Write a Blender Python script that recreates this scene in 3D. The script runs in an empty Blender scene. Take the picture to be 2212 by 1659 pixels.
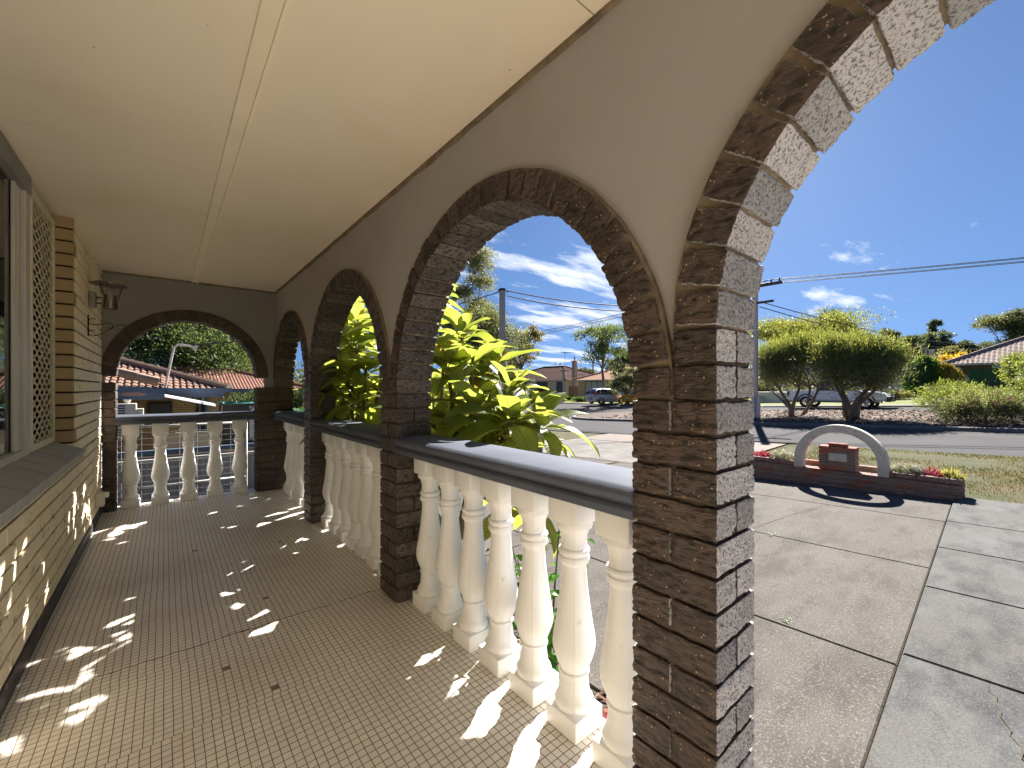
import bpy, math, random
import numpy as np
from mathutils import Vector, Matrix

random.seed(7)
RNG = np.random.default_rng(11)
C = bpy.context.scene.collection
rad = math.radians
AZ = rad(39.5); SA, CA = math.sin(AZ), math.cos(AZ)
EYE = 1.235; FPX = 910.0


def ray(px):
    """bearing of a column of the photograph (2212 wide) as ground direction per metre of depth"""
    u = (px - 1106.0) / FPX
    return SA + u * CA, CA - u * SA


def P(px, d):
    a, b = ray(px)
    return a * d, b * d


def Z(py, d):
    return EYE + (838.0 - py) * d / FPX


def gz(x, y):
    """ground height: a street falling to the left and rising gently away from the house"""
    y = np.clip(y, -30, 20)
    return -0.43 + 0.0255 * (np.clip(x, 8.8, 34) - 8.8) + 0.03 * (np.clip(x, 34, 50) - 34) - 0.037 * (y - 1.5)


# ------------------------------------------------------------------ numpy value noise
def vnoise(p):
    p = np.asarray(p, float)
    i = np.floor(p); f = p - i; u = f * f * (3 - 2 * f)

    def h(o):
        q = i + o
        s = np.sin(q[..., 0] * 127.1 + q[..., 1] * 311.7 + q[..., 2] * 74.7) * 43758.5453
        return s - np.floor(s)
    r = 0
    for a in (0, 1):
        wa = u[..., 0] if a else 1 - u[..., 0]
        for b in (0, 1):
            wb = u[..., 1] if b else 1 - u[..., 1]
            for c in (0, 1):
                wc = u[..., 2] if c else 1 - u[..., 2]
                r = r + wa * wb * wc * h(np.array([a, b, c]))
    return r


# ------------------------------------------------------------------ mesh builder
class MB:
    def __init__(s):
        s.v = []; s.f = []; s.m = []; s.uv = {}; s.n = 0

    def add(s, verts, faces, m=0):
        b = s.n
        s.v.extend([tuple(map(float, q)) for q in verts]); s.n += len(verts)
        for k, f in enumerate(faces):
            s.f.append(tuple(b + i for i in f)); s.m.append(m if isinstance(m, int) else m[k])
        return b

    def box(s, x0, y0, z0, x1, y1, z1, m=0):
        s.add([(x0, y0, z0), (x1, y0, z0), (x1, y1, z0), (x0, y1, z0), (x0, y0, z1), (x1, y0, z1), (x1, y1, z1), (x0, y1, z1)],
              [(0, 3, 2, 1), (4, 5, 6, 7), (0, 1, 5, 4), (1, 2, 6, 5), (2, 3, 7, 6), (3, 0, 4, 7)], m)

    def obox(s, c, a, b, d, m=0):
        c, a, b, d = map(Vector, (c, a, b, d))
        q = [c - a - b - d, c + a - b - d, c + a + b - d, c - a + b - d, c - a - b + d, c + a - b + d, c + a + b + d, c - a + b + d]
        s.add(q, [(0, 3, 2, 1), (4, 5, 6, 7), (0, 1, 5, 4), (1, 2, 6, 5), (2, 3, 7, 6), (3, 0, 4, 7)], m)

    def bbox(s, x0, y0, z0, x1, y1, z1, r=0.006, m=0):
        """box with chamfered edges"""
        xs = [x0, x0 + r, x1 - r, x1]; h = ((x1 - x0) / 2, (y1 - y0) / 2, (z1 - z0) / 2)
        c = ((x0 + x1) / 2, (y0 + y1) / 2, (z0 + z1) / 2)
        rbrick(s, c, (1, 0, 0), (0, 1, 0), (0, 0, 1), (x1 - x0, y1 - y0, z1 - z0), 9e9, r, 0, 0, m=(m, m, m))

    def tube(s, pts, rs, n=8, m=0, cap=True):
        pts = [Vector(p) for p in pts]
        if not isinstance(rs, (list, tuple)): rs = [rs] * len(pts)
        rings = []; ref = None
        for i, p in enumerate(pts):
            t = (pts[min(i + 1, len(pts) - 1)] - pts[max(i - 1, 0)])
            t = t.normalized() if t.length > 1e-9 else Vector((0, 0, 1))
            if ref is None: ref = Vector((1, 0, 0)) if abs(t.x) < 0.8 else Vector((0, 1, 0))
            a = (ref - t * ref.dot(t)).normalized(); b = t.cross(a); ref = a
            rings.append([p + (a * math.cos(2 * math.pi * k / n) + b * math.sin(2 * math.pi * k / n)) * rs[i] for k in range(n)])
        v = [q for r in rings for q in r]; f = []
        for i in range(len(pts) - 1):
            for k in range(n):
                f.append((i * n + k, i * n + (k + 1) % n, (i + 1) * n + (k + 1) % n, (i + 1) * n + k))
        if cap:
            f.append(tuple(range(n - 1, -1, -1))); f.append(tuple((len(pts) - 1) * n + k for k in range(n)))
        s.add(v, f, m)

    def lathe(s, prof, n=24, c=(0, 0, 0), m=0, mod=None):
        v = []; f = []
        for r, z in prof:
            for k in range(n):
                a = 2 * math.pi * k / n
                rr = r * (mod(a) if mod else 1)
                v.append((c[0] + rr * math.cos(a), c[1] + rr * math.sin(a), c[2] + z))
        for i in range(len(prof) - 1):
            for k in range(n):
                f.append((i * n + k, i * n + (k + 1) % n, (i + 1) * n + (k + 1) % n, (i + 1) * n + k))
        f.append(tuple(range(n - 1, -1, -1))); f.append(tuple((len(prof) - 1) * n + k for k in range(n)))
        s.add(v, f, m)

    def prism(s, poly, a, b, m=0):
        """poly = list of 3-D points (one end), extruded by vector from a to b"""
        d = Vector(b) - Vector(a); n = len(poly)
        v = [Vector(p) for p in poly] + [Vector(p) + d for p in poly]
        f = [tuple(range(n - 1, -1, -1)), tuple(range(n, 2 * n))] + [(k, (k + 1) % n, n + (k + 1) % n, n + k) for k in range(n)]
        s.add(v, f, m)

    def grid(s, pts, m=0, nx=None, ny=None):
        f = []
        for j in range(ny - 1):
            for i in range(nx - 1):
                f.append((j * nx + i, j * nx + i + 1, (j + 1) * nx + i + 1, (j + 1) * nx + i))
        return s.add(pts, f, m)

    def build(s, name, mats, parent=None, smooth=False, recalc=False):
        me = bpy.data.meshes.new(name)
        me.from_pydata(s.v, [], s.f)
        if not isinstance(mats, (list, tuple)): mats = [mats]
        for q in mats: me.materials.append(q)
        me.polygons.foreach_set('material_index', np.array(s.m, dtype=np.int32))
        if smooth: me.polygons.foreach_set('use_smooth', np.ones(len(s.f), dtype=bool))
        if s.uv:
            l = me.uv_layers.new(name='UVMap')
            vi = np.zeros(len(me.loops), dtype=np.int32); me.loops.foreach_get('vertex_index', vi)
            arr = np.zeros((s.n, 2)); ks = np.array(list(s.uv.keys()), dtype=int); arr[ks] = np.array(list(s.uv.values()))
            l.data.foreach_set('uv', arr[vi].astype(np.float32).ravel())
        me.update()
        if recalc:
            import bmesh
            bm = bmesh.new(); bm.from_mesh(me); bmesh.ops.recalc_face_normals(bm, faces=bm.faces); bm.to_mesh(me); bm.free()
        o = bpy.data.objects.new(name, me); C.objects.link(o)
        if parent: o.parent = parent
        return o


def rbrick(mb, c, ex, ey, ez, dims, step, r, amp, seed, m=(0, 0, 0), freq=(28, 28, 95), fine=0.35):
    """rounded brick with a rough face; m = material of the ex / ey / ez faces"""
    c = np.array(c, float); E = np.array([ex, ey, ez], float); h = np.array(dims, float) / 2
    off = np.array([seed * 3.17, seed * 1.31, seed * 7.77])
    for ax in range(3):
        o1, o2 = (ax + 1) % 3, (ax + 2) % 3
        for sg in (-1, 1):
            def cuts(L):
                k = max(1, int(round((2 * L - 2 * r) / step)))
                return np.concatenate([[-L], np.linspace(-L + r, L - r, k + 1), [L]])
            a, b = cuts(h[o1]), cuts(h[o2])
            A, B = np.meshgrid(a, b)
            p = np.zeros(A.shape + (3,)); p[..., o1] = A; p[..., o2] = B; p[..., ax] = sg * h[ax]
            q = np.clip(p, -h + r, h - r); d = p - q
            n = d / np.linalg.norm(d, axis=-1, keepdims=True)
            disp = 0
            if amp:
                w = p * np.array(freq) + off
                w = w + 0.9 * vnoise(p * 30 + off)[..., None]
                t = vnoise(w); t = 1 - np.abs(2 * t - 1)
                disp = amp * (t - 0.6) + amp * fine * (vnoise(p * 160 + off) - 0.5) - 0.0
            p2 = q + n * (r + np.asarray(disp)[..., None] if amp else r)
            wv = c + p2.reshape(-1, 3) @ E
            nx, ny = len(a), len(b); f = []
            for j in range(ny - 1):
                for i in range(nx - 1):
                    k = (j * nx + i, j * nx + i + 1, (j + 1) * nx + i + 1, (j + 1) * nx + i)
                    f.append(k if sg > 0 else k[::-1])
            mb.add(wv, f, m[ax])


def tag(o, label=None, cat=None, group=None, kind=None):
    if label: o['label'] = label
    if cat: o['category'] = cat
    if group: o['group'] = group
    if kind: o['kind'] = kind
    return o


def thing(name, label, cat, loc=(0, 0, 0), rotz=0.0, group=None):
    o = bpy.data.objects.new(name, None); C.objects.link(o)
    o.location = loc; o.rotation_euler = (0, 0, rotz); o.empty_display_size = 0.2
    return tag(o, label, cat, group)


def copy_tree(o, parent=None):
    c = o.copy(); C.objects.link(c)
    if parent: c.parent = parent
    for ch in list(o.children): copy_tree(ch, c)
    return c


# ------------------------------------------------------------------ materials
def nodes(name):
    m = bpy.data.materials.new(name); m.use_nodes = True
    nt = m.node_tree; nt.nodes.clear()
    out = nt.nodes.new('ShaderNodeOutputMaterial')
    b = nt.nodes.new('ShaderNodeBsdfPrincipled')
    nt.links.new(b.outputs[0], out.inputs[0])
    return m, nt, b, out


def N(nt, t, **kw):
    n = nt.nodes.new(t)
    for k, v in kw.items():
        if k in n.inputs: n.inputs[k].default_value = v
        else: setattr(n, k, v)
    return n


def L(nt, a, b): nt.links.new(a, b)


def rgba(c): return (c[0], c[1], c[2], 1)


def coords(nt, scale=(1, 1, 1), src='Object'):
    tc = N(nt, 'ShaderNodeTexCoord'); mp = N(nt, 'ShaderNodeMapping')
    mp.inputs['Scale'].default_value = scale
    L(nt, tc.outputs[src], mp.inputs[0]); return mp.outputs[0]


def noise(nt, co, scale, detail=4, rough=0.55):
    n = N(nt, 'ShaderNodeTexNoise'); n.inputs['Scale'].default_value = scale
    n.inputs['Detail'].default_value = detail; n.inputs['Roughness'].default_value = rough
    L(nt, co, n.inputs['Vector']); return n.outputs['Fac']


def ramp(nt, f, a, b, ca=(0, 0, 0), cb=(1, 1, 1)):
    r = N(nt, 'ShaderNodeValToRGB'); e = r.color_ramp.elements
    e[0].position = a; e[1].position = b; e[0].color = rgba(ca); e[1].color = rgba(cb)
    L(nt, f, r.inputs[0]); return r.outputs[0]


def mix(nt, fac, a, b, mode='MIX'):
    n = N(nt, 'ShaderNodeMix', data_type='RGBA', blend_type=mode)
    for sock, v in ((n.inputs[0], fac), (n.inputs[6], a), (n.inputs[7], b)):
        if isinstance(v, (int, float)): sock.default_value = v
        elif isinstance(v, (tuple, list)): sock.default_value = rgba(v)
        else: L(nt, v, sock)
    return n.outputs[2]


def math2(nt, op, a, b=None):
    n = N(nt, 'ShaderNodeMath', operation=op)
    for i, v in enumerate((a, b)):
        if v is None: continue
        if isinstance(v, (int, float)): n.inputs[i].default_value = v
        else: L(nt, v, n.inputs[i])
    return n.outputs[0]


def bump(nt, b, h, strength=0.4, dist=0.01):
    n = N(nt, 'ShaderNodeBump'); n.inputs['Strength'].default_value = strength; n.inputs['Distance'].default_value = dist
    L(nt, h, n.inputs['Height']); L(nt, n.outputs[0], b.inputs['Normal']); return n


def M(name, c1, c2=None, rough=0.8, scale=3.0, bs=0.0, bscale=60.0, bdist=0.004, spec=0.3, metal=0.0, spot=None, spotscale=80, stretch=(1, 1, 1), lo=0.35, hi=0.68, stain=None, flecks=None):
    m, nt, b, out = nodes(name)
    co = coords(nt, stretch)
    if c2 is None: c2 = tuple(x * 0.8 for x in c1)
    col = mix(nt, ramp(nt, noise(nt, co, scale, 6), lo, hi), c1, c2)
    if spot:
        col = mix(nt, ramp(nt, noise(nt, co, spotscale, 2), 0.62, 0.7), col, spot)
    if stain:
        col = mix(nt, ramp(nt, noise(nt, co, stain[1], 5), stain[2], stain[2] + 0.15), col, stain[0])
    if flecks:
        vo = N(nt, 'ShaderNodeTexVoronoi'); vo.inputs['Scale'].default_value = flecks; L(nt, co, vo.inputs['Vector'])
        fk_ = math2(nt, 'MULTIPLY', math2(nt, 'LESS_THAN', vo.outputs['Distance'], 0.028), ramp(nt, noise(nt, co, 2.5, 2), 0.5, 0.54))
        col = mix(nt, fk_, col, tuple(x * .3 for x in c1))
    L(nt, col, b.inputs['Base Color'])
    b.inputs['Roughness'].default_value = rough; b.inputs['Metallic'].default_value = metal
    b.inputs['Specular IOR Level'].default_value = spec
    if bs: bump(nt, b, noise(nt, co, bscale, 5, 0.6), bs, bdist)
    return m


def leafmat(name, c1, c2, trans=0.35, tc=None, scale=1.2, veins=False, rough=0.5, tpair=None):
    m, nt, b, out = nodes(name)
    co = coords(nt)
    col = mix(nt, ramp(nt, noise(nt, co, scale, 3), 0.35, 0.65), c1, c2)
    tcol = mix(nt, ramp(nt, noise(nt, co, scale, 3), 0.35, 0.65), tc or (c1[0] * 3.6, c1[1] * 2.7, c1[2] * 1.6), tc or (c2[0] * 3.6, c2[1] * 2.7, c2[2] * 1.6))
    if tpair: tcol = mix(nt, ramp(nt, noise(nt, co, scale, 3), 0.35, 0.65), tpair[0], tpair[1])
    if veins:
        uv = N(nt, 'ShaderNodeUVMap'); sp = N(nt, 'ShaderNodeSeparateXYZ'); L(nt, uv.outputs[0], sp.inputs[0])
        au = math2(nt, 'ABSOLUTE', sp.outputs[0])
        ph = math2(nt, 'ADD', math2(nt, 'MULTIPLY', sp.outputs[1], 17.0), math2(nt, 'MULTIPLY', au, -2.2))
        fr = math2(nt, 'ABSOLUTE', math2(nt, 'SUBTRACT', math2(nt, 'FRACT', ph), 0.5))
        line = math2(nt, 'LESS_THAN', fr, 0.15)
        mid = math2(nt, 'LESS_THAN', au, 0.045)
        v = math2(nt, 'MAXIMUM', math2(nt, 'MULTIPLY', line, 0.55), mid)
        col = mix(nt, v, col, tuple(min(1, x * 1.5 + 0.05) for x in c2))
        tcol = mix(nt, v, tcol, (0.13, 0.17, 0.02))
        bump(nt, b, fr, 0.5, 0.004)
        # yellowing and brown edges on some leaves
        edge = math2(nt, 'MULTIPLY', ramp(nt, au, 0.75, 1.0), ramp(nt, noise(nt, co, 3.0, 3), 0.54, 0.66))
        col = mix(nt, edge, col, (0.16, 0.07, 0.015)); tcol = mix(nt, edge, tcol, (0.3, 0.14, 0.02))
    L(nt, col, b.inputs['Base Color']); b.inputs['Roughness'].default_value = rough
    b.inputs['Specular IOR Level'].default_value = 0.35
    tr = N(nt, 'ShaderNodeBsdfTranslucent'); L(nt, tcol, tr.inputs[0])
    mx = N(nt, 'ShaderNodeMixShader'); mx.inputs[0].default_value = trans
    L(nt, b.outputs[0], mx.inputs[1]); L(nt, tr.outputs[0], mx.inputs[2]); L(nt, mx.outputs[0], out.inputs[0])
    return m


def brickface(name, c1, c2, speck=None, rough=0.45, stretch=(26, 26, 92), bs=0.8, spec=0.5, crease_shade=0.3):
    m, nt, b, out = nodes(name)
    co = coords(nt); st = coords(nt, stretch)
    big = ramp(nt, noise(nt, co, 6, 4), 0.35, 0.65)
    rp = noise(nt, st, 1.0, 5, 0.6)
    col = mix(nt, big, c1, c2)
    col = mix(nt, ramp(nt, rp, 0.40, 0.50, (1, 1, 1), (0, 0, 0)), col, tuple(x * crease_shade for x in c1))  # shade painted into the low creases of the bump relief
    gi = N(nt, 'ShaderNodeNewGeometry'); tone = ramp(nt, gi.outputs['Random Per Island'], 0.0, 1.0, (0.66, 0.66, 0.66), (1.3, 1.26, 1.22))
    col = mix(nt, 1.0, col, tone, 'MULTIPLY')
    if speck:
        vo = N(nt, 'ShaderNodeTexVoronoi'); vo.inputs['Scale'].default_value = 75; L(nt, co, vo.inputs['Vector'])
        sp = math2(nt, 'MULTIPLY', math2(nt, 'LESS_THAN', vo.outputs['Distance'], 0.17), ramp(nt, noise(nt, co, 30, 2), 0.5, 0.56))
        col = mix(nt, sp, col, speck)
    L(nt, col, b.inputs['Base Color']); b.inputs['Roughness'].default_value = rough
    b.inputs['Specular IOR Level'].default_value = spec
    bump(nt, b, rp, bs, 0.010)
    return m


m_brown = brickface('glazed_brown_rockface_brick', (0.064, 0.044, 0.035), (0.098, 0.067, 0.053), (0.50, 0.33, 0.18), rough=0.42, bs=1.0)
m_grey = brickface('pitted_grey_brick_side', (0.50, 0.50, 0.515), (0.42, 0.42, 0.44), None, rough=0.85, stretch=(135, 135, 150), bs=1.0, spec=0.2, crease_shade=0.3)
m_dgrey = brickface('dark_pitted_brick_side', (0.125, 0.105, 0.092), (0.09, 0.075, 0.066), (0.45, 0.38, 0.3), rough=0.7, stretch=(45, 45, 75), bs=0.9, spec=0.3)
m_mortar = M('tan_mortar', (0.27, 0.205, 0.135), (0.13, 0.10, 0.07), rough=0.95, scale=14, bs=0.6, bscale=120)
m_dmortar = M('dark_raked_mortar', (0.075, 0.058, 0.044), (0.12, 0.09, 0.065), rough=0.95, scale=14, bs=0.5)
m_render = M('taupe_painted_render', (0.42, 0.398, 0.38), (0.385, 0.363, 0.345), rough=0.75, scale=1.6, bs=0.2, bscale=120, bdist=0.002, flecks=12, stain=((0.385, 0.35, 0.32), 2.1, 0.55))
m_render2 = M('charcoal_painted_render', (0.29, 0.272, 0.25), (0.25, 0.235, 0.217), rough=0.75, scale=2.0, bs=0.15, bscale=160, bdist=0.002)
m_ceil = M('cream_ceiling_sheet', (0.89, 0.785, 0.63), (0.84, 0.735, 0.58), rough=0.6, scale=0.9, bs=0.08, bscale=26, bdist=0.003, flecks=9, stain=((0.82, 0.695, 0.52), 1.3, 0.57))
m_ceil_strip = M('cream_cover_strip', (0.92, 0.82, 0.64), (0.86, 0.76, 0.58), rough=0.55, scale=4)
m_cream = M('cream_house_brick', (0.88, 0.76, 0.54), (0.82, 0.69, 0.48), rough=0.7, scale=5.0, bs=0.1, bscale=90, bdist=0.002, spot=(0.36, 0.28, 0.17), spotscale=22)
m_shadebrick = M('shaded_brick_reveal', (0.42, 0.31, 0.16), (0.36, 0.26, 0.13), rough=0.75, scale=4, bs=0.1, bscale=90)  # cream brick with the reveal's shade put into its colour
m_joint = M('dark_raked_joint', (0.028, 0.022, 0.018), (0.05, 0.04, 0.03), rough=0.95)
m_skirt = M('black_skirting_paint', (0.035, 0.028, 0.026), (0.06, 0.045, 0.04), rough=0.5, scale=9, stain=((0.5, 0.42, 0.4), 11, 0.64))
m_sill = M('grey_painted_sill_brick', (0.40, 0.385, 0.37), (0.35, 0.335, 0.32), rough=0.6, scale=7, bs=0.15, bscale=60)
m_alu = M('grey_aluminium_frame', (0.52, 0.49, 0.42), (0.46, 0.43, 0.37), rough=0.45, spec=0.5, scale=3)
m_alu_d = M('grey_window_head', (0.24, 0.23, 0.22), (0.19, 0.18, 0.175), rough=0.5, scale=3)  # window head, a darker grey than the frame
m_screen = M('cream_security_mesh', (0.66, 0.60, 0.42), (0.58, 0.52, 0.36), rough=0.5, scale=5)
m_white = M('white_baluster_paint', (0.90, 0.892, 0.875), (0.87, 0.86, 0.835), rough=0.5, scale=6, bs=0.08, bscale=50, bdist=0.002, spec=0.4, stain=((0.5, 0.42, 0.32), 14, 0.68))
m_rail = M('blue_grey_rail_paint', (0.115, 0.128, 0.162), (0.095, 0.105, 0.135), rough=0.7, scale=5, bs=0.12, bscale=25, bdist=0.003, spec=0.04, stain=((0.16, 0.155, 0.15), 18, 0.66))
m_steel = M('brushed_steel', (0.36, 0.32, 0.26), (0.28, 0.25, 0.2), rough=0.3, metal=1.0, scale=8)
m_black = M('black_wrought_iron', (0.015, 0.014, 0.013), rough=0.5)
m_outlet = M('cream_plastic', (0.72, 0.68, 0.56), rough=0.4)
m_dark = M('dark_room_interior', (0.06, 0.055, 0.05), rough=0.9)
m_wood = M('grey_branch_bark', (0.17, 0.13, 0.10), (0.11, 0.085, 0.065), rough=0.9, scale=9, bs=0.6, bscale=30, bdist=0.01)
m_bark = M('grey_brown_tree_bark', (0.27, 0.21, 0.17), (0.15, 0.115, 0.09), rough=0.95, scale=4, bs=0.9, bscale=9, bdist=0.04, stretch=(4, 4, 0.7))
m_stem = M('green_brown_stem', (0.13, 0.12, 0.05), (0.20, 0.16, 0.09), rough=0.8, scale=12, bs=0.4, bscale=40)
m_plank = M('weathered_concrete_pole', (0.40, 0.38, 0.36), (0.33, 0.31, 0.30), rough=0.9, scale=2, bs=0.2, bscale=20)
m_wire = M('black_cable', (0.02, 0.02, 0.022), rough=0.6)
m_asph = M('asphalt_grey_road', (0.082, 0.080, 0.083), (0.066, 0.064, 0.067), rough=0.95, spec=0.04, scale=0.7, bs=0.35, bscale=55, bdist=0.006, spot=(0.11, 0.106, 0.106), spotscale=42)
m_kerb = M('pale_concrete_kerb', (0.17, 0.162, 0.152), (0.13, 0.123, 0.116), rough=0.9, scale=2.5, bs=0.2, bscale=40)
m_mulch = M('bark_mulch', (0.12, 0.085, 0.066), (0.04, 0.035, 0.028), rough=1.0, scale=14, bs=1.0, bscale=22, bdist=0.05, lo=0.42, hi=0.58, spot=(0.42, 0.33, 0.27), spotscale=20)
m_chip = M('bark_chip', (0.30, 0.21, 0.16), (0.14, 0.09, 0.065), rough=1.0, scale=5, lo=0.45, hi=0.55)
m_grassg = M('patchy_dry_lawn', (0.044, 0.054, 0.014), (0.098, 0.074, 0.034), rough=1.0, scale=1.4, bs=0.8, bscale=45, bdist=0.03, spot=(0.055, 0.075, 0.02), spotscale=16)
m_grass = leafmat('lawn_grass_blade', (0.036, 0.057, 0.012), (0.088, 0.076, 0.028), 0.25, scale=1.1)
m_weed = leafmat('weed_leaf', (0.05, 0.11, 0.02), (0.08, 0.14, 0.03), 0.3)
m_paver = M('pale_pink_pavers', (0.145, 0.112, 0.093), (0.11, 0.086, 0.072), rough=0.9, scale=1.5, bs=0.3, bscale=30, spot=(0.24, 0.19, 0.16), spotscale=12)
m_gravel = M('old_bitumen_patch', (0.12, 0.115, 0.112), (0.19, 0.175, 0.16), rough=1.0, scale=2.0, bs=0.7, bscale=40, bdist=0.02, spot=(0.34, 0.30, 0.25), spotscale=24)


def concrete(name, c1, c2, c3, speck, blot=0.5, big=0.9):
    m, nt, b, out = nodes(name)
    co = coords(nt)
    col = mix(nt, ramp(nt, noise(nt, co, big, 6, 0.6), 0.35, 0.65), c1, c2)
    st = coords(nt, (1.0, 2.2, 1))
    col = mix(nt, math2(nt, 'MULTIPLY', ramp(nt, noise(nt, st, 1.7, 7, 0.68), blot, blot + 0.2), 0.85), col, c3)
    sp = noise(nt, co, 110, 2)
    col = mix(nt, math2(nt, 'MULTIPLY', ramp(nt, sp, 0.56, 0.66), 0.8), col, speck)
    col = mix(nt, math2(nt, 'MULTIPLY', ramp(nt, sp, 0.34, 0.44, (1, 1, 1), (0, 0, 0)), 0.6), col, tuple(x * 0.45 for x in c1))
    L(nt, col, b.inputs['Base Color']); b.inputs['Roughness'].default_value = 0.9
    b.inputs['Specular IOR Level'].default_value = 0.08
    bump(nt, b, noise(nt, co, 90, 4), 0.35, 0.004)
    return m


m_drive = concrete('exposed_aggregate_concrete', (0.116, 0.106, 0.096), (0.094, 0.085, 0.076), (0.060, 0.053, 0.047), (0.20, 0.187, 0.172), 0.46)
m_path = concrete('blue_grey_stained_concrete', (0.122, 0.123, 0.122), (0.10, 0.096, 0.089), (0.042, 0.044, 0.047), (0.145, 0.142, 0.137), 0.47, 1.4)
m_crack = M('dark_joint_soil', (0.075, 0.06, 0.045), (0.11, 0.09, 0.06), rough=1.0)


def tilefloor():
    m, nt, b, out = nodes('cream_mosaic_floor')
    tc = N(nt, 'ShaderNodeTexCoord'); sp = N(nt, 'ShaderNodeSeparateXYZ')
    ns = N(nt, 'ShaderNodeTexNoise'); ns.inputs['Scale'].default_value = 5.0; ns.inputs['Detail'].default_value = 2
    L(nt, tc.outputs['Object'], ns.inputs['Vector'])
    wob = N(nt, 'ShaderNodeVectorMath', operation='MULTIPLY_ADD')
    L(nt, ns.outputs['Color'], wob.inputs[0]); wob.inputs[1].default_value = (0.006, 0.006, 0); L(nt, tc.outputs['Object'], wob.inputs[2])
    L(nt, wob.outputs[0], sp.inputs[0])
    tx = math2(nt, 'DIVIDE', sp.outputs[0], 0.0283); ty = math2(nt, 'DIVIDE', sp.outputs[1], 0.0300)
    # sheets of tiles are laid a touch out of line with one another
    sheet = N(nt, 'ShaderNodeTexWhiteNoise', noise_dimensions='1D'); L(nt, math2(nt, 'FLOOR', math2(nt, 'DIVIDE', ty, 16.0)), sheet.inputs['W'])
    tx = math2(nt, 'ADD', tx, math2(nt, 'MULTIPLY', sheet.outputs[0], 0.22))
    dx = math2(nt, 'ABSOLUTE', math2(nt, 'SUBTRACT', math2(nt, 'FRACT', tx), 0.5))
    dy = math2(nt, 'ABSOLUTE', math2(nt, 'SUBTRACT', math2(nt, 'FRACT', ty), 0.5))
    mx = math2(nt, 'MAXIMUM', dx, dy)
    grout = ramp(nt, mx, 0.435, 0.462)
    cid = N(nt, 'ShaderNodeCombineXYZ'); L(nt, math2(nt, 'FLOOR', tx), cid.inputs[0]); L(nt, math2(nt, 'FLOOR', ty), cid.inputs[1])
    wn = N(nt, 'ShaderNodeTexWhiteNoise', noise_dimensions='3D'); L(nt, cid.outputs[0], wn.inputs['Vector'])
    tile = mix(nt, wn.outputs['Value'], (0.80, 0.745, 0.66), (0.86, 0.81, 0.73))
    co = coords(nt)
    tile = mix(nt, math2(nt, 'MULTIPLY', ramp(nt, noise(nt, co, 1.3, 5), 0.45, 0.75), 0.5), tile, (0.50, 0.41, 0.30))
    lost = math2(nt, 'LESS_THAN', wn.outputs['Value'], 0.0006)
    grt = mix(nt, ramp(nt, noise(nt, co, 8, 3), 0.4, 0.6), (0.17, 0.125, 0.085), (0.23, 0.175, 0.12))
    col = mix(nt, math2(nt, 'MAXIMUM', grout, lost), tile, grt)
    # the movement joint across the floor
    yj = math2(nt, 'ADD', sp.outputs[1], math2(nt, 'MULTIPLY', math2(nt, 'SUBTRACT', noise(nt, co, 16, 1), 0.5), 0.05))
    jt = math2(nt, 'MULTIPLY', math2(nt, 'LESS_THAN', math2(nt, 'ABSOLUTE', math2(nt, 'SUBTRACT', yj, 2.52)), 0.0035), math2(nt, 'GREATER_THAN', sp.outputs[0], -0.25))
    col = mix(nt, jt, col, (0.02, 0.016, 0.012))
    L(nt, col, b.inputs['Base Color'])
    rg = mix(nt, grout, (0.38, 0.38, 0.38), (0.9, 0.9, 0.9)); L(nt, rg, b.inputs['Roughness'])
    b.inputs['Specular IOR Level'].default_value = 0.5
    hgt = math2(nt, 'SUBTRACT', math2(nt, 'ADD', math2(nt, 'MULTIPLY', noise(nt, co, 70, 3), 0.35), math2(nt, 'MULTIPLY', wn.outputs['Value'], 0.25)), grout)
    bump(nt, b, hgt, 0.5, 0.002)
    return m


m_floor = tilefloor()


def glassmat(name, tint=(0.9, 0.95, 0.93), ior=1.5, rough=0.0):
    m, nt, b, out = nodes(name); nt.nodes.remove(b)
    fr = N(nt, 'ShaderNodeFresnel'); fr.inputs[0].default_value = ior
    gl = N(nt, 'ShaderNodeBsdfGlossy'); gl.inputs['Roughness'].default_value = rough
    tr = N(nt, 'ShaderNodeBsdfTransparent'); tr.inputs[0].default_value = rgba(tint)
    mx = N(nt, 'ShaderNodeMixShader'); L(nt, fr.outputs[0], mx.inputs[0]); L(nt, tr.outputs[0], mx.inputs[1]); L(nt, gl.outputs[0], mx.inputs[2])
    L(nt, mx.outputs[0], out.inputs[0]); return m


m_glass = glassmat('window_glass', ior=1.55)
m_darkglass = M('dark_window_glass', (0.03, 0.035, 0.04), (0.06, 0.065, 0.07), rough=0.08, spec=0.8, scale=0.7)
m_carglass = M('tinted_car_glass', (0.02, 0.028, 0.035), rough=0.05, spec=0.9)
m_curtain = leafmat('sheer_white_curtain', (0.70, 0.69, 0.66), (0.62, 0.61, 0.58), 0.4, tc=(0.6, 0.6, 0.58))
m_wcurt = M('white_vertical_blind', (0.55, 0.56, 0.56), (0.35, 0.36, 0.37), rough=0.7, scale=1, stretch=(9, 9, 0.01))


def carpaint(name, c, metal=0.0, rough=0.25):
    m, nt, b, out = nodes(name)
    co = coords(nt)
    L(nt, mix(nt, ramp(nt, noise(nt, co, 2.5, 3), 0.4, 0.7), c, tuple(x * 0.9 for x in c)), b.inputs['Base Color'])
    b.inputs['Metallic'].default_value = metal; b.inputs['Roughness'].default_value = rough
    b.inputs['Coat Weight'].default_value = 0.6; b.inputs['Coat Roughness'].default_value = 0.06
    return m


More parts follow.
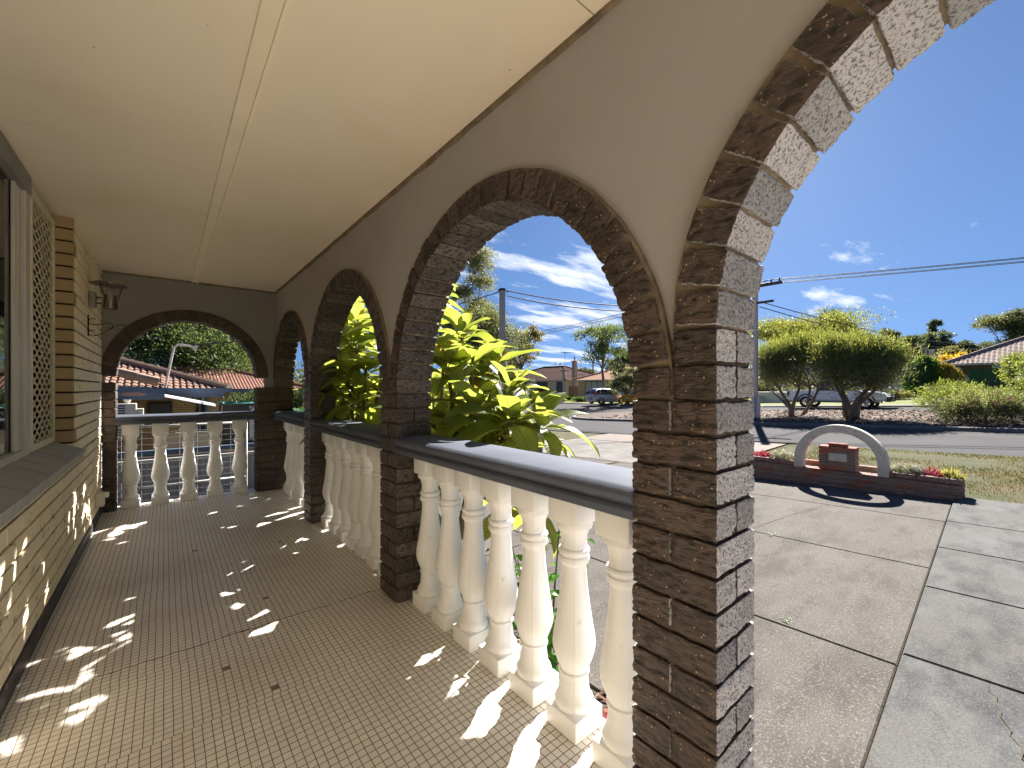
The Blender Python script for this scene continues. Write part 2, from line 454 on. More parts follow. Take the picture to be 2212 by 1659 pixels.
m_silver = carpaint('silver_car_paint', (0.50, 0.50, 0.53), 0.35, 0.35)
m_yellow = carpaint('yellow_car_paint', (0.75, 0.40, 0.02))
m_ute = carpaint('white_car_paint', (0.80, 0.81, 0.84))
m_tyre = M('black_tyre_rubber', (0.02, 0.02, 0.021), rough=0.8)
m_rim = M('silver_alloy_wheel', (0.6, 0.6, 0.62), rough=0.3, metal=0.8)
m_redl = M('red_tail_light', (0.45, 0.02, 0.02), rough=0.15, spec=0.7)
m_plate = M('white_number_plate', (0.7, 0.7, 0.68), rough=0.4)
m_dplast = M('dark_grey_plastic', (0.04, 0.042, 0.045), rough=0.5)

# ------------------------------------------------------------------ camera, sun, sky
cam = bpy.data.cameras.new('camera'); cam_o = bpy.data.objects.new('camera', cam); C.objects.link(cam_o)
cam_o.location = (0, 0, EYE); cam_o.rotation_euler = (rad(90), 0, -AZ)
cam.sensor_width = 36; cam.lens = 36 * FPX / 2212; cam.shift_y = 8.5 / 2212
cam.clip_start = 0.03; cam.clip_end = 3000
bpy.context.scene.camera = cam_o

TR = Vector((-1.30, -0.53, -1.07))
sun = bpy.data.lights.new('sun', 'SUN'); sun_o = bpy.data.objects.new('sun', sun); C.objects.link(sun_o)
sun.energy = 4.2; sun.angle = rad(0.5); sun.color = (1.0, 0.95, 0.88)
sun_o.rotation_euler = TR.to_track_quat('-Z', 'Y').to_euler(); sun_o.location = (20, 8, 18)
ELEV = math.atan2(1.07, math.hypot(1.3, 0.53)); ROT = math.atan2(1.3, 0.53)

w = bpy.data.worlds.new('World'); bpy.context.scene.world = w; w.use_nodes = True
nt = w.node_tree; nt.nodes.clear()
wo = N(nt, 'ShaderNodeOutputWorld'); bg = N(nt, 'ShaderNodeBackground'); L(nt, bg.outputs[0], wo.inputs[0])
sky = N(nt, 'ShaderNodeTexSky'); sky.sky_type = 'NISHITA'; sky.sun_disc = False
sky.sun_elevation = ELEV; sky.sun_rotation = ROT; sky.air_density = 1.0; sky.dust_density = 0.15; sky.ozone_density = 2.2
tc = N(nt, 'ShaderNodeTexCoord')
# clouds: streaky noise on a high flat layer, thick low in the north-east, a few wisps elsewhere
sep = N(nt, 'ShaderNodeSeparateXYZ'); L(nt, tc.outputs['Generated'], sep.inputs[0])
skv = N(nt, 'ShaderNodeVectorMath', operation='MULTIPLY_ADD'); L(nt, tc.outputs['Generated'], skv.inputs[0]); skv.inputs[1].default_value = (1, 1, 0.75); skv.inputs[2].default_value = (0, 0, 0.22); L(nt, skv.outputs[0], sky.inputs['Vector'])
den = math2(nt, 'ADD', math2(nt, 'MAXIMUM', sep.outputs[2], 0.0), 0.09)
cx = math2(nt, 'DIVIDE', sep.outputs[0], den); cy = math2(nt, 'DIVIDE', sep.outputs[1], den)
cv = N(nt, 'ShaderNodeCombineXYZ'); L(nt, math2(nt, 'MULTIPLY', cx, 1.0), cv.inputs[0]); L(nt, cy, cv.inputs[1])
rt = N(nt, 'ShaderNodeMapping'); L(nt, cv.outputs[0], rt.inputs[0]); rt.inputs['Rotation'].default_value = (0, 0, rad(38)); rt.inputs['Scale'].default_value = (0.55, 1.5, 1); rt.inputs['Location'].default_value = (0.35, 0.2, 0)
cn = noise(nt, rt.outputs[0], 1.25, 9, 0.62)
# weight of cloudiness by bearing: strong near bearing of (0.66, 0.75), weak elsewhere
dt = N(nt, 'ShaderNodeVectorMath', operation='DOT_PRODUCT'); L(nt, tc.outputs['Generated'], dt.inputs[0]); dt.inputs[1].default_value = (0.66, 0.69, 0.30)
wgt = ramp(nt, dt.outputs['Value'], 0.90, 0.975)
lowb = ramp(nt, sep.outputs[2], 0.0, 0.06, (1, 1, 1), (0, 0, 0))
dt2 = N(nt, 'ShaderNodeVectorMath', operation='DOT_PRODUCT'); L(nt, tc.outputs['Generated'], dt2.inputs[0]); dt2.inputs[1].default_value = (0.967, 0.178, 0.178)
wgt2 = ramp(nt, dt2.outputs['Value'], 0.975, 0.997)
thr = math2(nt, 'SUBTRACT', math2(nt, 'SUBTRACT', 0.74, math2(nt, 'MULTIPLY', wgt, 0.27)), math2(nt, 'MULTIPLY', wgt2, 0.18))
cl = math2(nt, 'MULTIPLY', math2(nt, 'SUBTRACT', cn, thr), 7.0)
cl = N(nt, 'ShaderNodeClamp'); L(nt, math2(nt, 'MULTIPLY', math2(nt, 'SUBTRACT', cn, thr), 7.0), cl.inputs[0])
skyc = mix(nt, 1.0, sky.outputs[0], (0.188, 0.235, 0.298), 'MULTIPLY')
ccol = mix(nt, cl.outputs[0], skyc, (3.2, 3.3, 3.5))
L(nt, ccol, bg.inputs[0]); bg.inputs[1].default_value = 0.085

sc = bpy.context.scene
sc.view_settings.view_transform = 'Standard'; sc.view_settings.look = 'None'; sc.view_settings.exposure = 2.2; sc.view_settings.gamma = 1.0
sc.cycles.max_bounces = 12; sc.cycles.diffuse_bounces = 9; sc.cycles.glossy_bounces = 4; sc.cycles.transmission_bounces = 4; sc.cycles.transparent_max_bounces = 8
sc.cycles.use_denoising = True
sc.cycles.sample_clamp_indirect = 8.0

# ================================================================== the setting
def sheet(name, xs, ys, off, mt, label=None, xfun=None):
    mb = MB(); X, Y = np.meshgrid(np.array(xs, float), np.array(ys, float))
    pts = np.stack([X, Y, gz(X, Y) + off], -1).reshape(-1, 3)
    mb.grid(pts, 0, len(xs), len(ys))
    return tag(mb.build(name, mt), kind='structure')


XS = [-250, -60, -10, 1.25, 5, 8.8, 14, 18, 22, 27, 34, 50, 60, 110, 400]
YS = [-300, -100, -30, -10, -4, 0, 2, 4, 7, 12, 16, 20, 40, 70, 140, 400]
sheet('ground', XS, YS, -0.03, m_grassg)
sheet('road', [14.1, 18, 22, 28, 33.9], [-120, -30, -10, 0, 10, 15, 20, 60, 200], 0.0, m_asph)
# side street on the left that the lanes open into
sheet('lawn', [8.97, 10, 11, 12, 14.13], [-30, -10, -2, 0, 2, 4.3], 0.006, m_grassg)
sheet('crossover', [12.1, 13, 14.05], [4.4, 6, 8, 10.8], 0.004, m_paver)
sheet('bitumen_patch', [8.8, 10, 12.05], [4.4, 6, 8, 10.8], 0.0, m_gravel)
sheet('bounce_paving', [-6, -3, 1.25, 5, 8.8], [-12, -6, -1.38], 0.01, M('pale_bounce_paving', (0.50, 0.46, 0.40), (0.44, 0.40, 0.35), rough=0.9))  # unseen pale apron, added to bounce light up onto the ceiling
sheet('garden_bed', [1.25, 1.8], [0.2, 3, 5, 8.4], 0.01, m_mulch)


def slab_field(name, cells, mt, top=0.02, gap=0.009, r=0.008):
    """concrete slabs cast side by side with open joints, one paved sheet"""
    mb = MB()
    for (x0, x1, y0, y1) in cells:
        x0 += gap / 2; x1 -= gap / 2; y0 += gap / 2; y1 -= gap / 2
        sk = lambda x, y: y + (0.032 * (x - 2.39) - 0.10 if abs(y - 0.53) < .06 else 0.0)
        ring = []
        for ins, dz in ((0, -0.06), (0, -r), (r, 0)):
            ring.append([(x, sk(x, y), float(gz(x, y)) + top + dz) for x, y in ((x0 + ins, y0 + ins), (x1 - ins, y0 + ins), (x1 - ins, y1 - ins), (x0 + ins, y1 - ins))])
        v = [q for rr in ring for q in rr]
        f = [(8, 9, 10, 11)]
        for k in range(2):
            for i in range(4): f.append((k * 4 + i, k * 4 + (i + 1) % 4, (k + 1) * 4 + (i + 1) % 4, (k + 1) * 4 + i))
        mb.add(v, f, 0)
    return mb


def crack(mb, pts, wdt, top, seed, m=1):
    r = random.Random(seed); path = []
    for (x0, y0), (x1, y1) in zip(pts[:-1], pts[1:]):
        n = max(3, int(math.hypot(x1 - x0, y1 - y0) / 0.045))
        for i in range(n):
            t = i / n; path.append((x0 + (x1 - x0) * t + r.uniform(-.014, .014), y0 + (y1 - y0) * t + r.uniform(-.014, .014)))
    path.append(pts[-1])
    v = []; f = []
    for i, (x, y) in enumerate(path):
        a = path[max(0, i - 1)]; b = path[min(len(path) - 1, i + 1)]
        dx, dy = b[0] - a[0], b[1] - a[1]; l = math.hypot(dx, dy) + 1e-9; ww = wdt * r.uniform(.3, 1.0)
        for s in (-1, 1):
            px, py = x - s * dy / l * ww / 2, y + s * dx / l * ww / 2
            v.append((px, py, float(gz(px, py)) + top + 0.004))
        if i: f.append((2 * i - 2, 2 * i - 1, 2 * i + 1, 2 * i))
    mb.add(v, f, m)


dx = [1.82, 3.28, 5.27, 7.25, 8.66]
cells = []
for a, b in zip(dx[:-1], dx[1:]):
    cells += [(a, b, 0.532, 3.5), (a, b, 3.5, 6.25)]
for a, b in ((1.82, 4.6), (4.6, 8.6)): cells += [(a, b, 6.36, 8.7)]
mb = slab_field('driveway', cells, m_drive)
crack(mb, [(5.3, 2.05), (6.2, 1.95), (7.2, 1.75)], 0.012, 0.02, 1)
crack(mb, [(1.9, 1.15), (2.5, 1.3), (3.25, 1.62)], 0.006, 0.02, 12)
crack(mb, [(3.3, 4.4), (4.1, 4.9), (5.2, 5.2)], 0.01, 0.02, 2)
tag(mb.build('driveway', [m_drive, m_crack]), kind='structure')
mb = MB(); pts = []
for x in (1.8, 5, 8.72):
    for y in (0.2, 3, 6, 8.75): pts.append((x, y, float(gz(x, y)) + 0.004))
mb.grid(pts, 0, 4, 3)
tag(mb.build('soil', m_crack), kind='structure')

px_ = [0.6, 2.05, 3.4, 4.7, 5.95, 7.2, 8.93]
cells = [(a, b, -1.35, 0.53) for a, b in zip(px_[:-1], px_[1:])]
mb = slab_field('path', cells, m_path, 0.045, 0.009, 0.010)
crack(mb, [(2.2, -0.12), (2.7, -0.02), (3.35, 0.12)], 0.009, 0.045, 4)
crack(mb, [(3.5, -0.2), (4.1, -0.05), (4.65, -0.02)], 0.007, 0.045, 5)
crack(mb, [(7.3, 0.28), (7.6, 0.1), (8.2, -0.1)], 0.01, 0.045, 6)
tag(mb.build('path', [m_path, m_crack]), kind='structure')


def kerb_line(pts, wdt, h, closed=False, base=0.0, side=1):
    """kerb along a polyline, profile with a rounded top; returns MB"""
    mb = MB(); n = len(pts); rows = []
    for i, (x, y) in enumerate(pts):
        a = pts[(i - 1) % n] if closed else pts[max(0, i - 1)]
        b = pts[(i + 1) % n] if closed else pts[min(n - 1, i + 1)]
        dx_, dy_ = b[0] - a[0], b[1] - a[1]; l = math.hypot(dx_, dy_); nx, ny = -dy_ / l * side, dx_ / l * side
        prof = [(0, -0.06), (0, h * 0.55), (wdt * 0.18, h * 0.92), (wdt * 0.4, h), (wdt, h), (wdt, -0.06)]
        rows.append([(x + nx * u, y + ny * u, float(gz(x + nx * u, y + ny * u)) + base + z) for u, z in prof])
    v = [q for r in rows for q in r]; k = len(rows[0]); f = []
    for i in range(n if closed else n - 1):
        for j in range(k - 1):
            f.append((i * k + j, ((i + 1) % n) * k + j, ((i + 1) % n) * k + j + 1, i * k + j + 1))
    mb.add(v, f, 0); return mb


# median island with a rounded end towards the left
isl = [(19.55, y) for y in np.arange(-60, 15.9, 2.4)]
for a in np.linspace(-90, 90, 19):
    isl.append((24.05 + 4.5 * math.sin(rad(a)), 15.9 + 4.5 * math.cos(rad(a))))
isl += [(28.55, y) for y in np.arange(15.0, -60, -2.4)]
kb = kerb_line(isl, 0.22, 0.13, False, 0.0, -1)
tag(kb.build('island_kerb', m_kerb, smooth=False), kind='structure')
mb = MB(); ys = [-60, -30, -10, 0, 8, 15.9]
for y0, y1 in zip(ys[:-1], ys[1:]):
    mb.add([(x, y, float(gz(x, y)) + 0.10) for x, y in ((19.7, y0), (28.4, y0), (28.4, y1), (19.7, y1))], [(0, 1, 2, 3)])
arc = [(24.05 + 4.35 * math.sin(rad(a)), 15.9 + 4.35 * math.cos(rad(a))) for a in np.linspace(-90, 90, 19)]
mb.add([(x, y, float(gz(x, y)) + 0.10) for x, y in arc], [tuple(range(len(arc) - 1, -1, -1))])
tag(mb.build('traffic_island', m_mulch), kind='structure')
fk = kerb_line([(33.9, y) for y in np.arange(-80, 90, 2.5)], 0.5, 0.12, False, 0.0, -1)
tag(fk.build('far_kerb', m_kerb), kind='structure')


def far_lawn():
    mb = MB(); xs = [34.35, 40, 50, 70]; ys = [-40, -30, 0, 10, 20, 40, 60]
    X, Y = np.meshgrid(xs, ys)
    mb.grid(np.stack([X, Y, gz(X, Y) + 0.1], -1).reshape(-1, 3), 0, len(xs), len(ys)); return mb


m_lawn2 = M('green_lawn', (0.10, 0.13, 0.025), (0.15, 0.145, 0.045), rough=1.0, scale=0.8, bs=0.6, bscale=30, bdist=0.03, spot=(0.27, 0.22, 0.12), spotscale=3)
tag(far_lawn().build('lawn', m_lawn2), kind='structure')

# grass blades, bark chips and leaf litter: nobody could count them
def blades(name, x0, x1, y0, y1, n, h, wd, mt, off=0.0, patch=True, seed=3):
    r = np.random.default_rng(seed); mb = MB()
    x = r.uniform(x0, x1, n); y = r.uniform(y0, y1, n)
    if patch:
        k = vnoise(np.stack([x * 1.3, y * 1.3, 0 * x], -1)); keep = k > r.uniform(0.25, 0.75, n); x, y = x[keep], y[keep]
    z = gz(x, y) + off; a = r.uniform(0, 6.28, len(x)); hh = h * r.uniform(.5, 1.3, len(x))
    lx, ly = np.cos(a) * wd, np.sin(a) * wd; tx, ty = r.normal(0, .4, len(x)) * hh, r.normal(0, .4, len(x)) * hh
    v = np.stack([np.stack([x - lx, y - ly, z], -1), np.stack([x + lx, y + ly, z], -1), np.stack([x + tx, y + ty, z + hh], -1)], 1).reshape(-1, 3)
    mb.add(v, [(3 * i, 3 * i + 1, 3 * i + 2) for i in range(len(x))])
    return tag(mb.build(name, mt), kind='stuff')


blades('grass', 9.0, 14.0, -4, 4.3, 30000, 0.05, 0.007, m_grass)
blades('grass', 1.9, 8.6, 6.24, 6.37, 1500, 0.035, 0.005, m_grass, 0.0, False, 5)
blades('grass', 34.4, 42, 16, 34, 9000, 0.12, 0.02, leafmat('far_lawn_blade', (0.11, 0.16, 0.03), (0.18, 0.2, 0.05), 0.3), 0.1, True, 6)


def chips(name, x0, x1, y0, y1, n, s, mts, off, seed):
    r = np.random.default_rng(seed); mb = MB()
    for i in range(n):
        x, y = r.uniform(x0, x1), r.uniform(y0, y1); z = float(gz(x, y)) + off + r.uniform(0, s * .5)
        a = r.uniform(0, 6.28); t = r.uniform(-.5, .5); l = s * r.uniform(.5, 1.4); q = s * r.uniform(.12, .35)
        ca, sa = math.cos(a), math.sin(a)
        mb.add([(x - ca * l - sa * q, y - sa * l + ca * q, z - t * l), (x + ca * l - sa * q, y + sa * l + ca * q, z + t * l), (x + ca * l * 1.2, y + sa * l * 1.2, z + t * l), (x + ca * l + sa * q, y + sa * l - ca * q, z + t * l), (x - ca * l + sa * q, y - sa * l - ca * q, z - t * l)], [(0, 1, 2, 3, 4)], int(r.integers(0, len(mts))))
    return tag(mb.build(name, mts), kind='stuff')


m_chip2 = M('pale_bark_chip', (0.44, 0.35, 0.28), (0.3, 0.23, 0.18), rough=1.0)
m_chip3 = M('dark_bark_chip', (0.09, 0.055, 0.04), rough=1.0)
chips('bark_mulch', 19.8, 28.3, -8, 16.5, 9000, 0.10, [m_chip, m_chip2, m_chip3], 0.11, 21)
m_litter = M('red_brown_leaf_litter', (0.22, 0.07, 0.05), (0.13, 0.06, 0.04), rough=0.9)
chips('leaf_litter', 1.28, 1.8, 0.2, 6.2, 1500, 0.035, [m_chip, m_litter, m_chip3, m_chip2], 0.02, 22)

# ================================================================== the house with its verandah
house = thing('brick_house', 'cream brick house whose verandah has dark brick arches, grey rendered walls and a cream ceiling', 'house', (0, 0, 0))
XI, DEP = 1.02, 0.22          # inner face and depth of the arcade
YE = 5.77                     # inner face of the end wall


class Frame:
    """local (s along the wall, t through it, z) to world"""
    def __init__(s, o, es, et): s.o, s.es, s.et = np.array(o, float), np.array(es, float), np.array(et, float)
    def p(s, a, t, z): return s.o + s.es * a + s.et * t + np.array([0, 0, z])


FA = Frame((XI, 0, 0), (0, 1, 0), (1, 0, 0))
FE = Frame((0, YE, 0), (1, 0, 0), (0, 1, 0))


def pier(fr, s0, s1, top, sidemat, step, amp, seed, first=0, z0=0.0):
    mb = MB(); n = int(round((top - z0) / 0.086)); hgt = (top - z0) / n; wdt = s1 - s0; k = 0
    for i in range(n):
        zc = z0 + (i + 0.5) * hgt
        ss = [(s0, s1)] if (i + first) % 2 == 0 else [(s0, (s0 + s1) / 2 - .005), ((s0 + s1) / 2 + .005, s1)]
        if wdt < 0.15: ss = [(s0, s1)]
        tt = [(0, DEP / 2 - .005), (DEP / 2 + .005, DEP)] if len(ss) == 1 else [(0, DEP)]
        for a, b in ss:
            for c, d in tt:
                k += 1
                rbrick(mb, fr.p((a + b) / 2, (c + d) / 2, zc), fr.es, fr.et, (0, 0, 1), (b - a, d - c, hgt - 0.011), step, 0.0045, amp, seed + k * 1.37, m=(1, 0, 0), freq=(34, 34, 125))
    mm = [m_brown, sidemat]
    mo = MB(); e = 0.010
    q = [fr.p(s0 + e, e, z0 + 0.001), fr.p(s1 - e, DEP - e, top)]
    lo = np.minimum(*q); hi = np.maximum(*q); mo.box(*lo, *hi)
    o = mb.build('brick_pier', mm, house, smooth=True)
    mo.build('mortar', m_dmortar, o)
    return o


def arch(fr, s0, s1, spring, sidemat, step, amp, seed, pitch=0.088, mort=None):
    mb = MB(); R = (s1 - s0) / 2; sc_ = (s0 + s1) / 2
    n = int(round(math.pi * (R + 0.03) / pitch))
    for i in range(n):
        th = math.pi * (i + 0.5) / n
        er = fr.es * (-math.cos(th)) + np.array([0, 0, math.sin(th)]); et_ = fr.es * math.sin(th) + np.array([0, 0, math.cos(th)])
        j = RNG.uniform(-.003, .003)
        c = fr.p(sc_, DEP / 2 + RNG.uniform(-.002, .002), spring) + er * (R + 0.055 + j)
        wd = 2 * (R) * math.tan(math.pi / n / 2) - 0.010
        rbrick(mb, c, et_, fr.et, er, (wd, DEP, 0.110), step, 0.0045, amp, seed + i * 2.31, m=(1, 0, 1), freq=(85, 34, 60))
    o = mb.build('brick_arch', [m_brown, sidemat], house, smooth=True)
    mo = MB(); K = 4 * n; rings = []
    for i in range(K + 1):
        th = math.pi * i / K
        er = fr.es * (-math.cos(th)) + np.array([0, 0, math.sin(th)])
        jag = 0.003 * (vnoise(np.array([[i * .7, seed, 0.]]))[0])
        rings.append([fr.p(sc_, t, spring) + er * r for r, t in ((R + .012, .014), (R + .118 + jag, .008 + jag), (R + .118 + jag, DEP - .008), (R + .012, DEP - .014))])
    v = [p for r in rings for p in r]; f = []
    for i in range(K):
        for j in range(4): f.append((i * 4 + j, i * 4 + (j + 1) % 4, (i + 1) * 4 + (j + 1) % 4, (i + 1) * 4 + j))
    mo.add(v, f); mo.build('mortar', mort or m_mortar, o, recalc=True)
    return o


SP = 1.204; TOP = 2.40; SN = 1.385
piers = [(-1.040, -0.804), (0.466, 0.703), (2.271, 2.510), (4.108, 4.345)]
bays = [(-0.804, 0.466, SN), (0.703, 2.271, SP), (2.510, 4.108, SP), (4.345, 5.765, 1.242)]
for i, (a, b) in enumerate(piers):
    near = i == 1
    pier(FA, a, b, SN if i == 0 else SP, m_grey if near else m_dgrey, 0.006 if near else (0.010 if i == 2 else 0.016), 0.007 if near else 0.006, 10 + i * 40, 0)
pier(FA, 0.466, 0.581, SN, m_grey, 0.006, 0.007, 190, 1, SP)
for i, (a, b, sp_) in enumerate(bays):
    near = i == 0
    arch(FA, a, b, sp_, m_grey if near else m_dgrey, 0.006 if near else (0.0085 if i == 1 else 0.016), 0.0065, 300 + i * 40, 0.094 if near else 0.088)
EA0, EA1 = -0.378, 0.842
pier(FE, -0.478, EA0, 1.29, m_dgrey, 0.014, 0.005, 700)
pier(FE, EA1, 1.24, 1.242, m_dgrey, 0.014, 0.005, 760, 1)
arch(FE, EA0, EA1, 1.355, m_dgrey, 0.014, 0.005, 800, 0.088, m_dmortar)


def rendered(fr, bays_, lo, hi, t0, t1, top, mt):
    mb = MB(); ss = set(np.linspace(lo, hi, int((hi - lo) / 0.03)))
    zl = lambda s: max([sp_ + math.sqrt(max(0, ((b - a) / 2 + .10) ** 2 - (s - (a + b) / 2) ** 2)) if abs(s - (a + b) / 2) < (b - a) / 2 + .10 else 0 for a, b, sp_ in bays_] + [SP - 0.02])
    ss = sorted(ss); v = []; f = []
    for s in ss:
        z = zl(s)
        for t in (t0, t1): v.append(fr.p(s, t, z)); v.append(fr.p(s, t, top))
    for i in range(len(ss) - 1):
        a, b = 4 * i, 4 * i + 4
        f += [(a, a + 1, b + 1, b), (a + 2, b + 2, b + 3, a + 3), (a, b, b + 2, a + 2)]
    n = len(v); f += [(0, 2, 3, 1), (n - 4, n - 3, n - 1, n - 2)]
    mb.add(v, f)
    # a ragged painted bead where the ceiling meets the wall
    p = [fr.p(s, t0 - 0.008 - 0.006 * vnoise(np.array([[s * 6, 1.0, 2.0]]))[0], top - 0.012 - 0.012 * vnoise(np.array([[s * 9, 3.0, 5.0]]))[0]) for s in ss]
    v = []; f = []
    for s, q in zip(ss, p): v += [fr.p(s, t0, q[2] - .004), q, fr.p(s, t0 - .012, top)]
    for i in range(len(ss) - 1):
        for j in range(2): f.append((3 * i + j, 3 * i + j + 1, 3 * i + 4 + j, 3 * i + 3 + j))
    mb.add(v, f, 1)
    return mb.build('rendered_wall', [mt, m_mortar], house, recalc=False)


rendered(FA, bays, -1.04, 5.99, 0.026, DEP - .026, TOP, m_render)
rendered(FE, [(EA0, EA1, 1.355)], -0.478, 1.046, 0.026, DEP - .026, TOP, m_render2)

# floor slab and tiles
mb = MB(); mb.box(-0.6, -1.6, -1.3, 1.262, 6.01, -0.03, 1); mb.box(-0.6, -1.6, -0.03, 1.268, 6.016, 0.0, 0)
tag(mb.build('floor', [m_floor, m_kerb]), kind='structure')

# ceiling sheets with open butt joints and the cover strip
mb = MB(); CS = 0.257
def csheet(x0, x1, y0, y1): mb.box(x0, y0, TOP, x1, y1, TOP + 0.006)
g = 0.005
csheet(-0.72, CS, -1.5, 0.4); csheet(-0.72, CS, 0.4 + g, 2.80); csheet(-0.72, CS, 2.80 + g, 5.99)
csheet(CS + g, 1.05, -1.5, 0.85); csheet(CS + g, 1.05, 0.85 + g, 3.21); csheet(CS + g, 1.05, 3.21 + g, 5.99)
ceil = mb.build('ceiling', m_ceil, house)
mb = MB(); mb.box(CS - .034, -1.5, TOP - .011, CS + .034, 5.79, TOP); mb.box(CS + .020, -1.5, TOP - .019, CS + .030, 5.79, TOP - .011)
mb.build('cover_strip', m_ceil_strip, ceil)
# roof above, eave and gutter
mb = MB(); mb.box(-6.0, -1.6, TOP + .02, 1.62, 6.35, TOP + .10, 1); mb.box(1.62, -1.7, TOP - .02, 1.74, 6.45, TOP + .12, 0)
mb.box(1.05, -1.5, TOP + .004, 1.62, 6.3, TOP + .02, 2)
mb.box(-0.48, 6.0, TOP + .004, 1.05, 6.3, TOP + .02, 2)
mb.build('roof', [M('blue_grey_gutter', (0.17, 0.2, 0.26), rough=0.4), m_dark, m_ceil_strip], house)

# cream brick wall: raked dark bed joints, tight cross joints
XW = -0.48; XWIN = -0.58; YR = 4.146
mb = MB(); r0 = random.Random(4)


def brick_run(y0, y1, z, shift):
    y = y0 - shift
    while y < y1:
        a, b = max(y, y0), min(y + 0.231, y1)
        if b - a > 0.02:
            d = r0.uniform(-.0015, .0015)
            mb.bbox(XW - 0.1, a + .0015, z, XW + d, b - .0015, z + 0.074, 0.003)
        y += 0.231


for i in range(28):
    z = 0.092 + i * 0.086; s = 0.1155 if i % 2 else 0.0
    top = z + 0.074
    if top < 0.80: brick_run(-1.6, YE + .02, z, s)
    elif z < TOP - .02: brick_run(YR, YE + .02, z, (0.1155 if i % 2 else 0.0))
wall = mb.build('brick_wall', m_cream, house)
mb = MB(); mb.box(XW - .14, -1.6, 0.0, XW - .010, YE + .02, 0.80); mb.box(XW - .14, YR + .010, 0.80, XW - .010, YE + .02, TOP)
mb.build('joint', m_joint, wall)
# brick ends on the window reveal, browner to paint in their shade
mb = MB()
for i in range(28):
    z = 0.092 + i * 0.086
    if z > 0.80: mb.bbox(XWIN - .06, YR - .004, z, XW - .0005, YR + .1, z + 0.074, 0.003)
mb.build('window_reveal', m_shadebrick, wall)
mb = MB(); mb.bbox(XW - .02, -1.6, 0.0, XW + .008, YE, 0.088, .004); mb.build('skirting', m_skirt, wall)
mb = MB(); mb.box(-4.5, -1.7, -1.3, -4.3, 6.0, TOP); mb.box(-4.3, 5.9, -1.3, XW - .14, 6.0, TOP); mb.box(-4.3, -1.7, -1.3, XW - .14, -1.6, TOP)
mb.box(-4.3, -1.6, 0.1, XW - .2, 5.9, 0.12); mb.box(-4.3, -1.6, TOP - .04, -.75, 5.9, TOP - .02)
mb.build('room', m_dark, house)

# window: frame, panes, head, sill, security screen, curtain
win = thing('window', None, None); del_ = None
win.parent = house
mb = MB()
mb.bbox(XWIN - .05, -1.55, 0.862, XWIN + .005, 3.475, 0.905, .004)
mb.bbox(XWIN - .02, 3.385, 0.88, XWIN + .008, 3.48, 2.30, .004)
for y in (3.265, 3.325): mb.bbox(XWIN - .024, y, 0.905, XWIN - .008, y + .045, 2.29, .004)
for y in (1.55, -0.2): mb.bbox(XWIN - .05, y, 0.905, XWIN + .004, y + .06, 2.27, .004)
mb.build('window_frame', m_alu, win)
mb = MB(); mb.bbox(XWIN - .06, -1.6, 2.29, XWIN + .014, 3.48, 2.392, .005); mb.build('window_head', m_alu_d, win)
mb = MB(); mb.box(XWIN - .032, 1.61, 0.90, XWIN - .026, 3.40, 2.30); mb.box(XWIN - .032, -0.14, 0.90, XWIN - .026, 1.55, 2.28); mb.box(XWIN - .032, -1.5, 0.9, XWIN - .026, -.2, 2.28)
mb.build('pane', m_glass, win)
mb = MB(); pts = []
ny = 160
for j in range(2):
    for i in range(ny):
        y = 0.6 + 1.75 * i / (ny - 1); pts.append((-0.72 + .022 * math.sin(y * 55) + .01 * math.sin(y * 23), y + (.05 * math.sin(y * 9) if j == 0 else 0), 0.95 if j == 0 else 2.2))
mb.grid(pts, 0, ny, 2); mb.build('curtain', m_curtain, win, smooth=True)
mb = MB(); y = -1.6
while y < YR + .02:
    y1 = min(y + .1085, YR + .028); d = r0.uniform(-.002, .002)
    prof = [(XWIN - .02, 0.885 + d), (XW + .052, 0.806 + d), (XW + .044, 0.752), (XWIN - .02, 0.80)]
    mb.prism([(a, y + .002, b) for a, b in prof], (0, y + .002, 0), (0, y1 - .003, 0)); y += .1105
sill = mb.build('window_sill', m_sill, house)
mb = MB(); mb.prism([(XWIN - .02, -1.6, 0.874), (XW + .046, -1.6, 0.798), (XW + .038, -1.6, .756), (XWIN - .02, -1.6, .80)], (0, -1.6, 0), (0, YR + .02, 0)); mb.build('joint', m_joint, sill)
scr = MB(); y0, y1, z0, z1 = 3.492, 4.140, 0.878, 2.36; fx0, fx1 = XWIN - .012, XWIN + .012
for a in ((y0, z0, y0 + .034, z1), (y1 - .026, z0, y1, z1), (y0 + .034, z0, y1 - .026, z0 + .04), (y0 + .034, z1 - .05, y1 - .026, z1)):
    scr.bbox(fx0, a[0], a[1], fx1, a[2], a[3], .003)
nst = 9; pitch = (y1 - y0 - .06) / nst; hz = 0.022
for i in range(nst + 1):
    yb = y0 + .034 + i * pitch; z = z0 + .04; k = 0
    while z < z1 - .05:
        sg = 1 if (i + k) % 2 == 0 else -1
        a = Vector((XWIN, yb + sg * pitch * .44, z)); b = Vector((XWIN, yb - sg * pitch * .44, z + hz)); zz = Vector((XWIN, yb - sg * pitch * .44, z + hz + .011))
        for p, q in ((a, b), (b, zz)):
            d = q - p; n = Vector((0, d.z, -d.y)).normalized() * .0040
            scr.obox((p + q) / 2, d / 2, n, (.003, 0, 0))
        z += hz + .011; k += 1
scr.build('security_screen', m_screen, win)
mb = MB(); mb.box(XWIN - .14, 3.47, 0.87, XWIN - .10, 4.20, 2.39); mb.build('window_backing', M('black_fly_mesh', (0.03, 0.03, 0.03)), win)

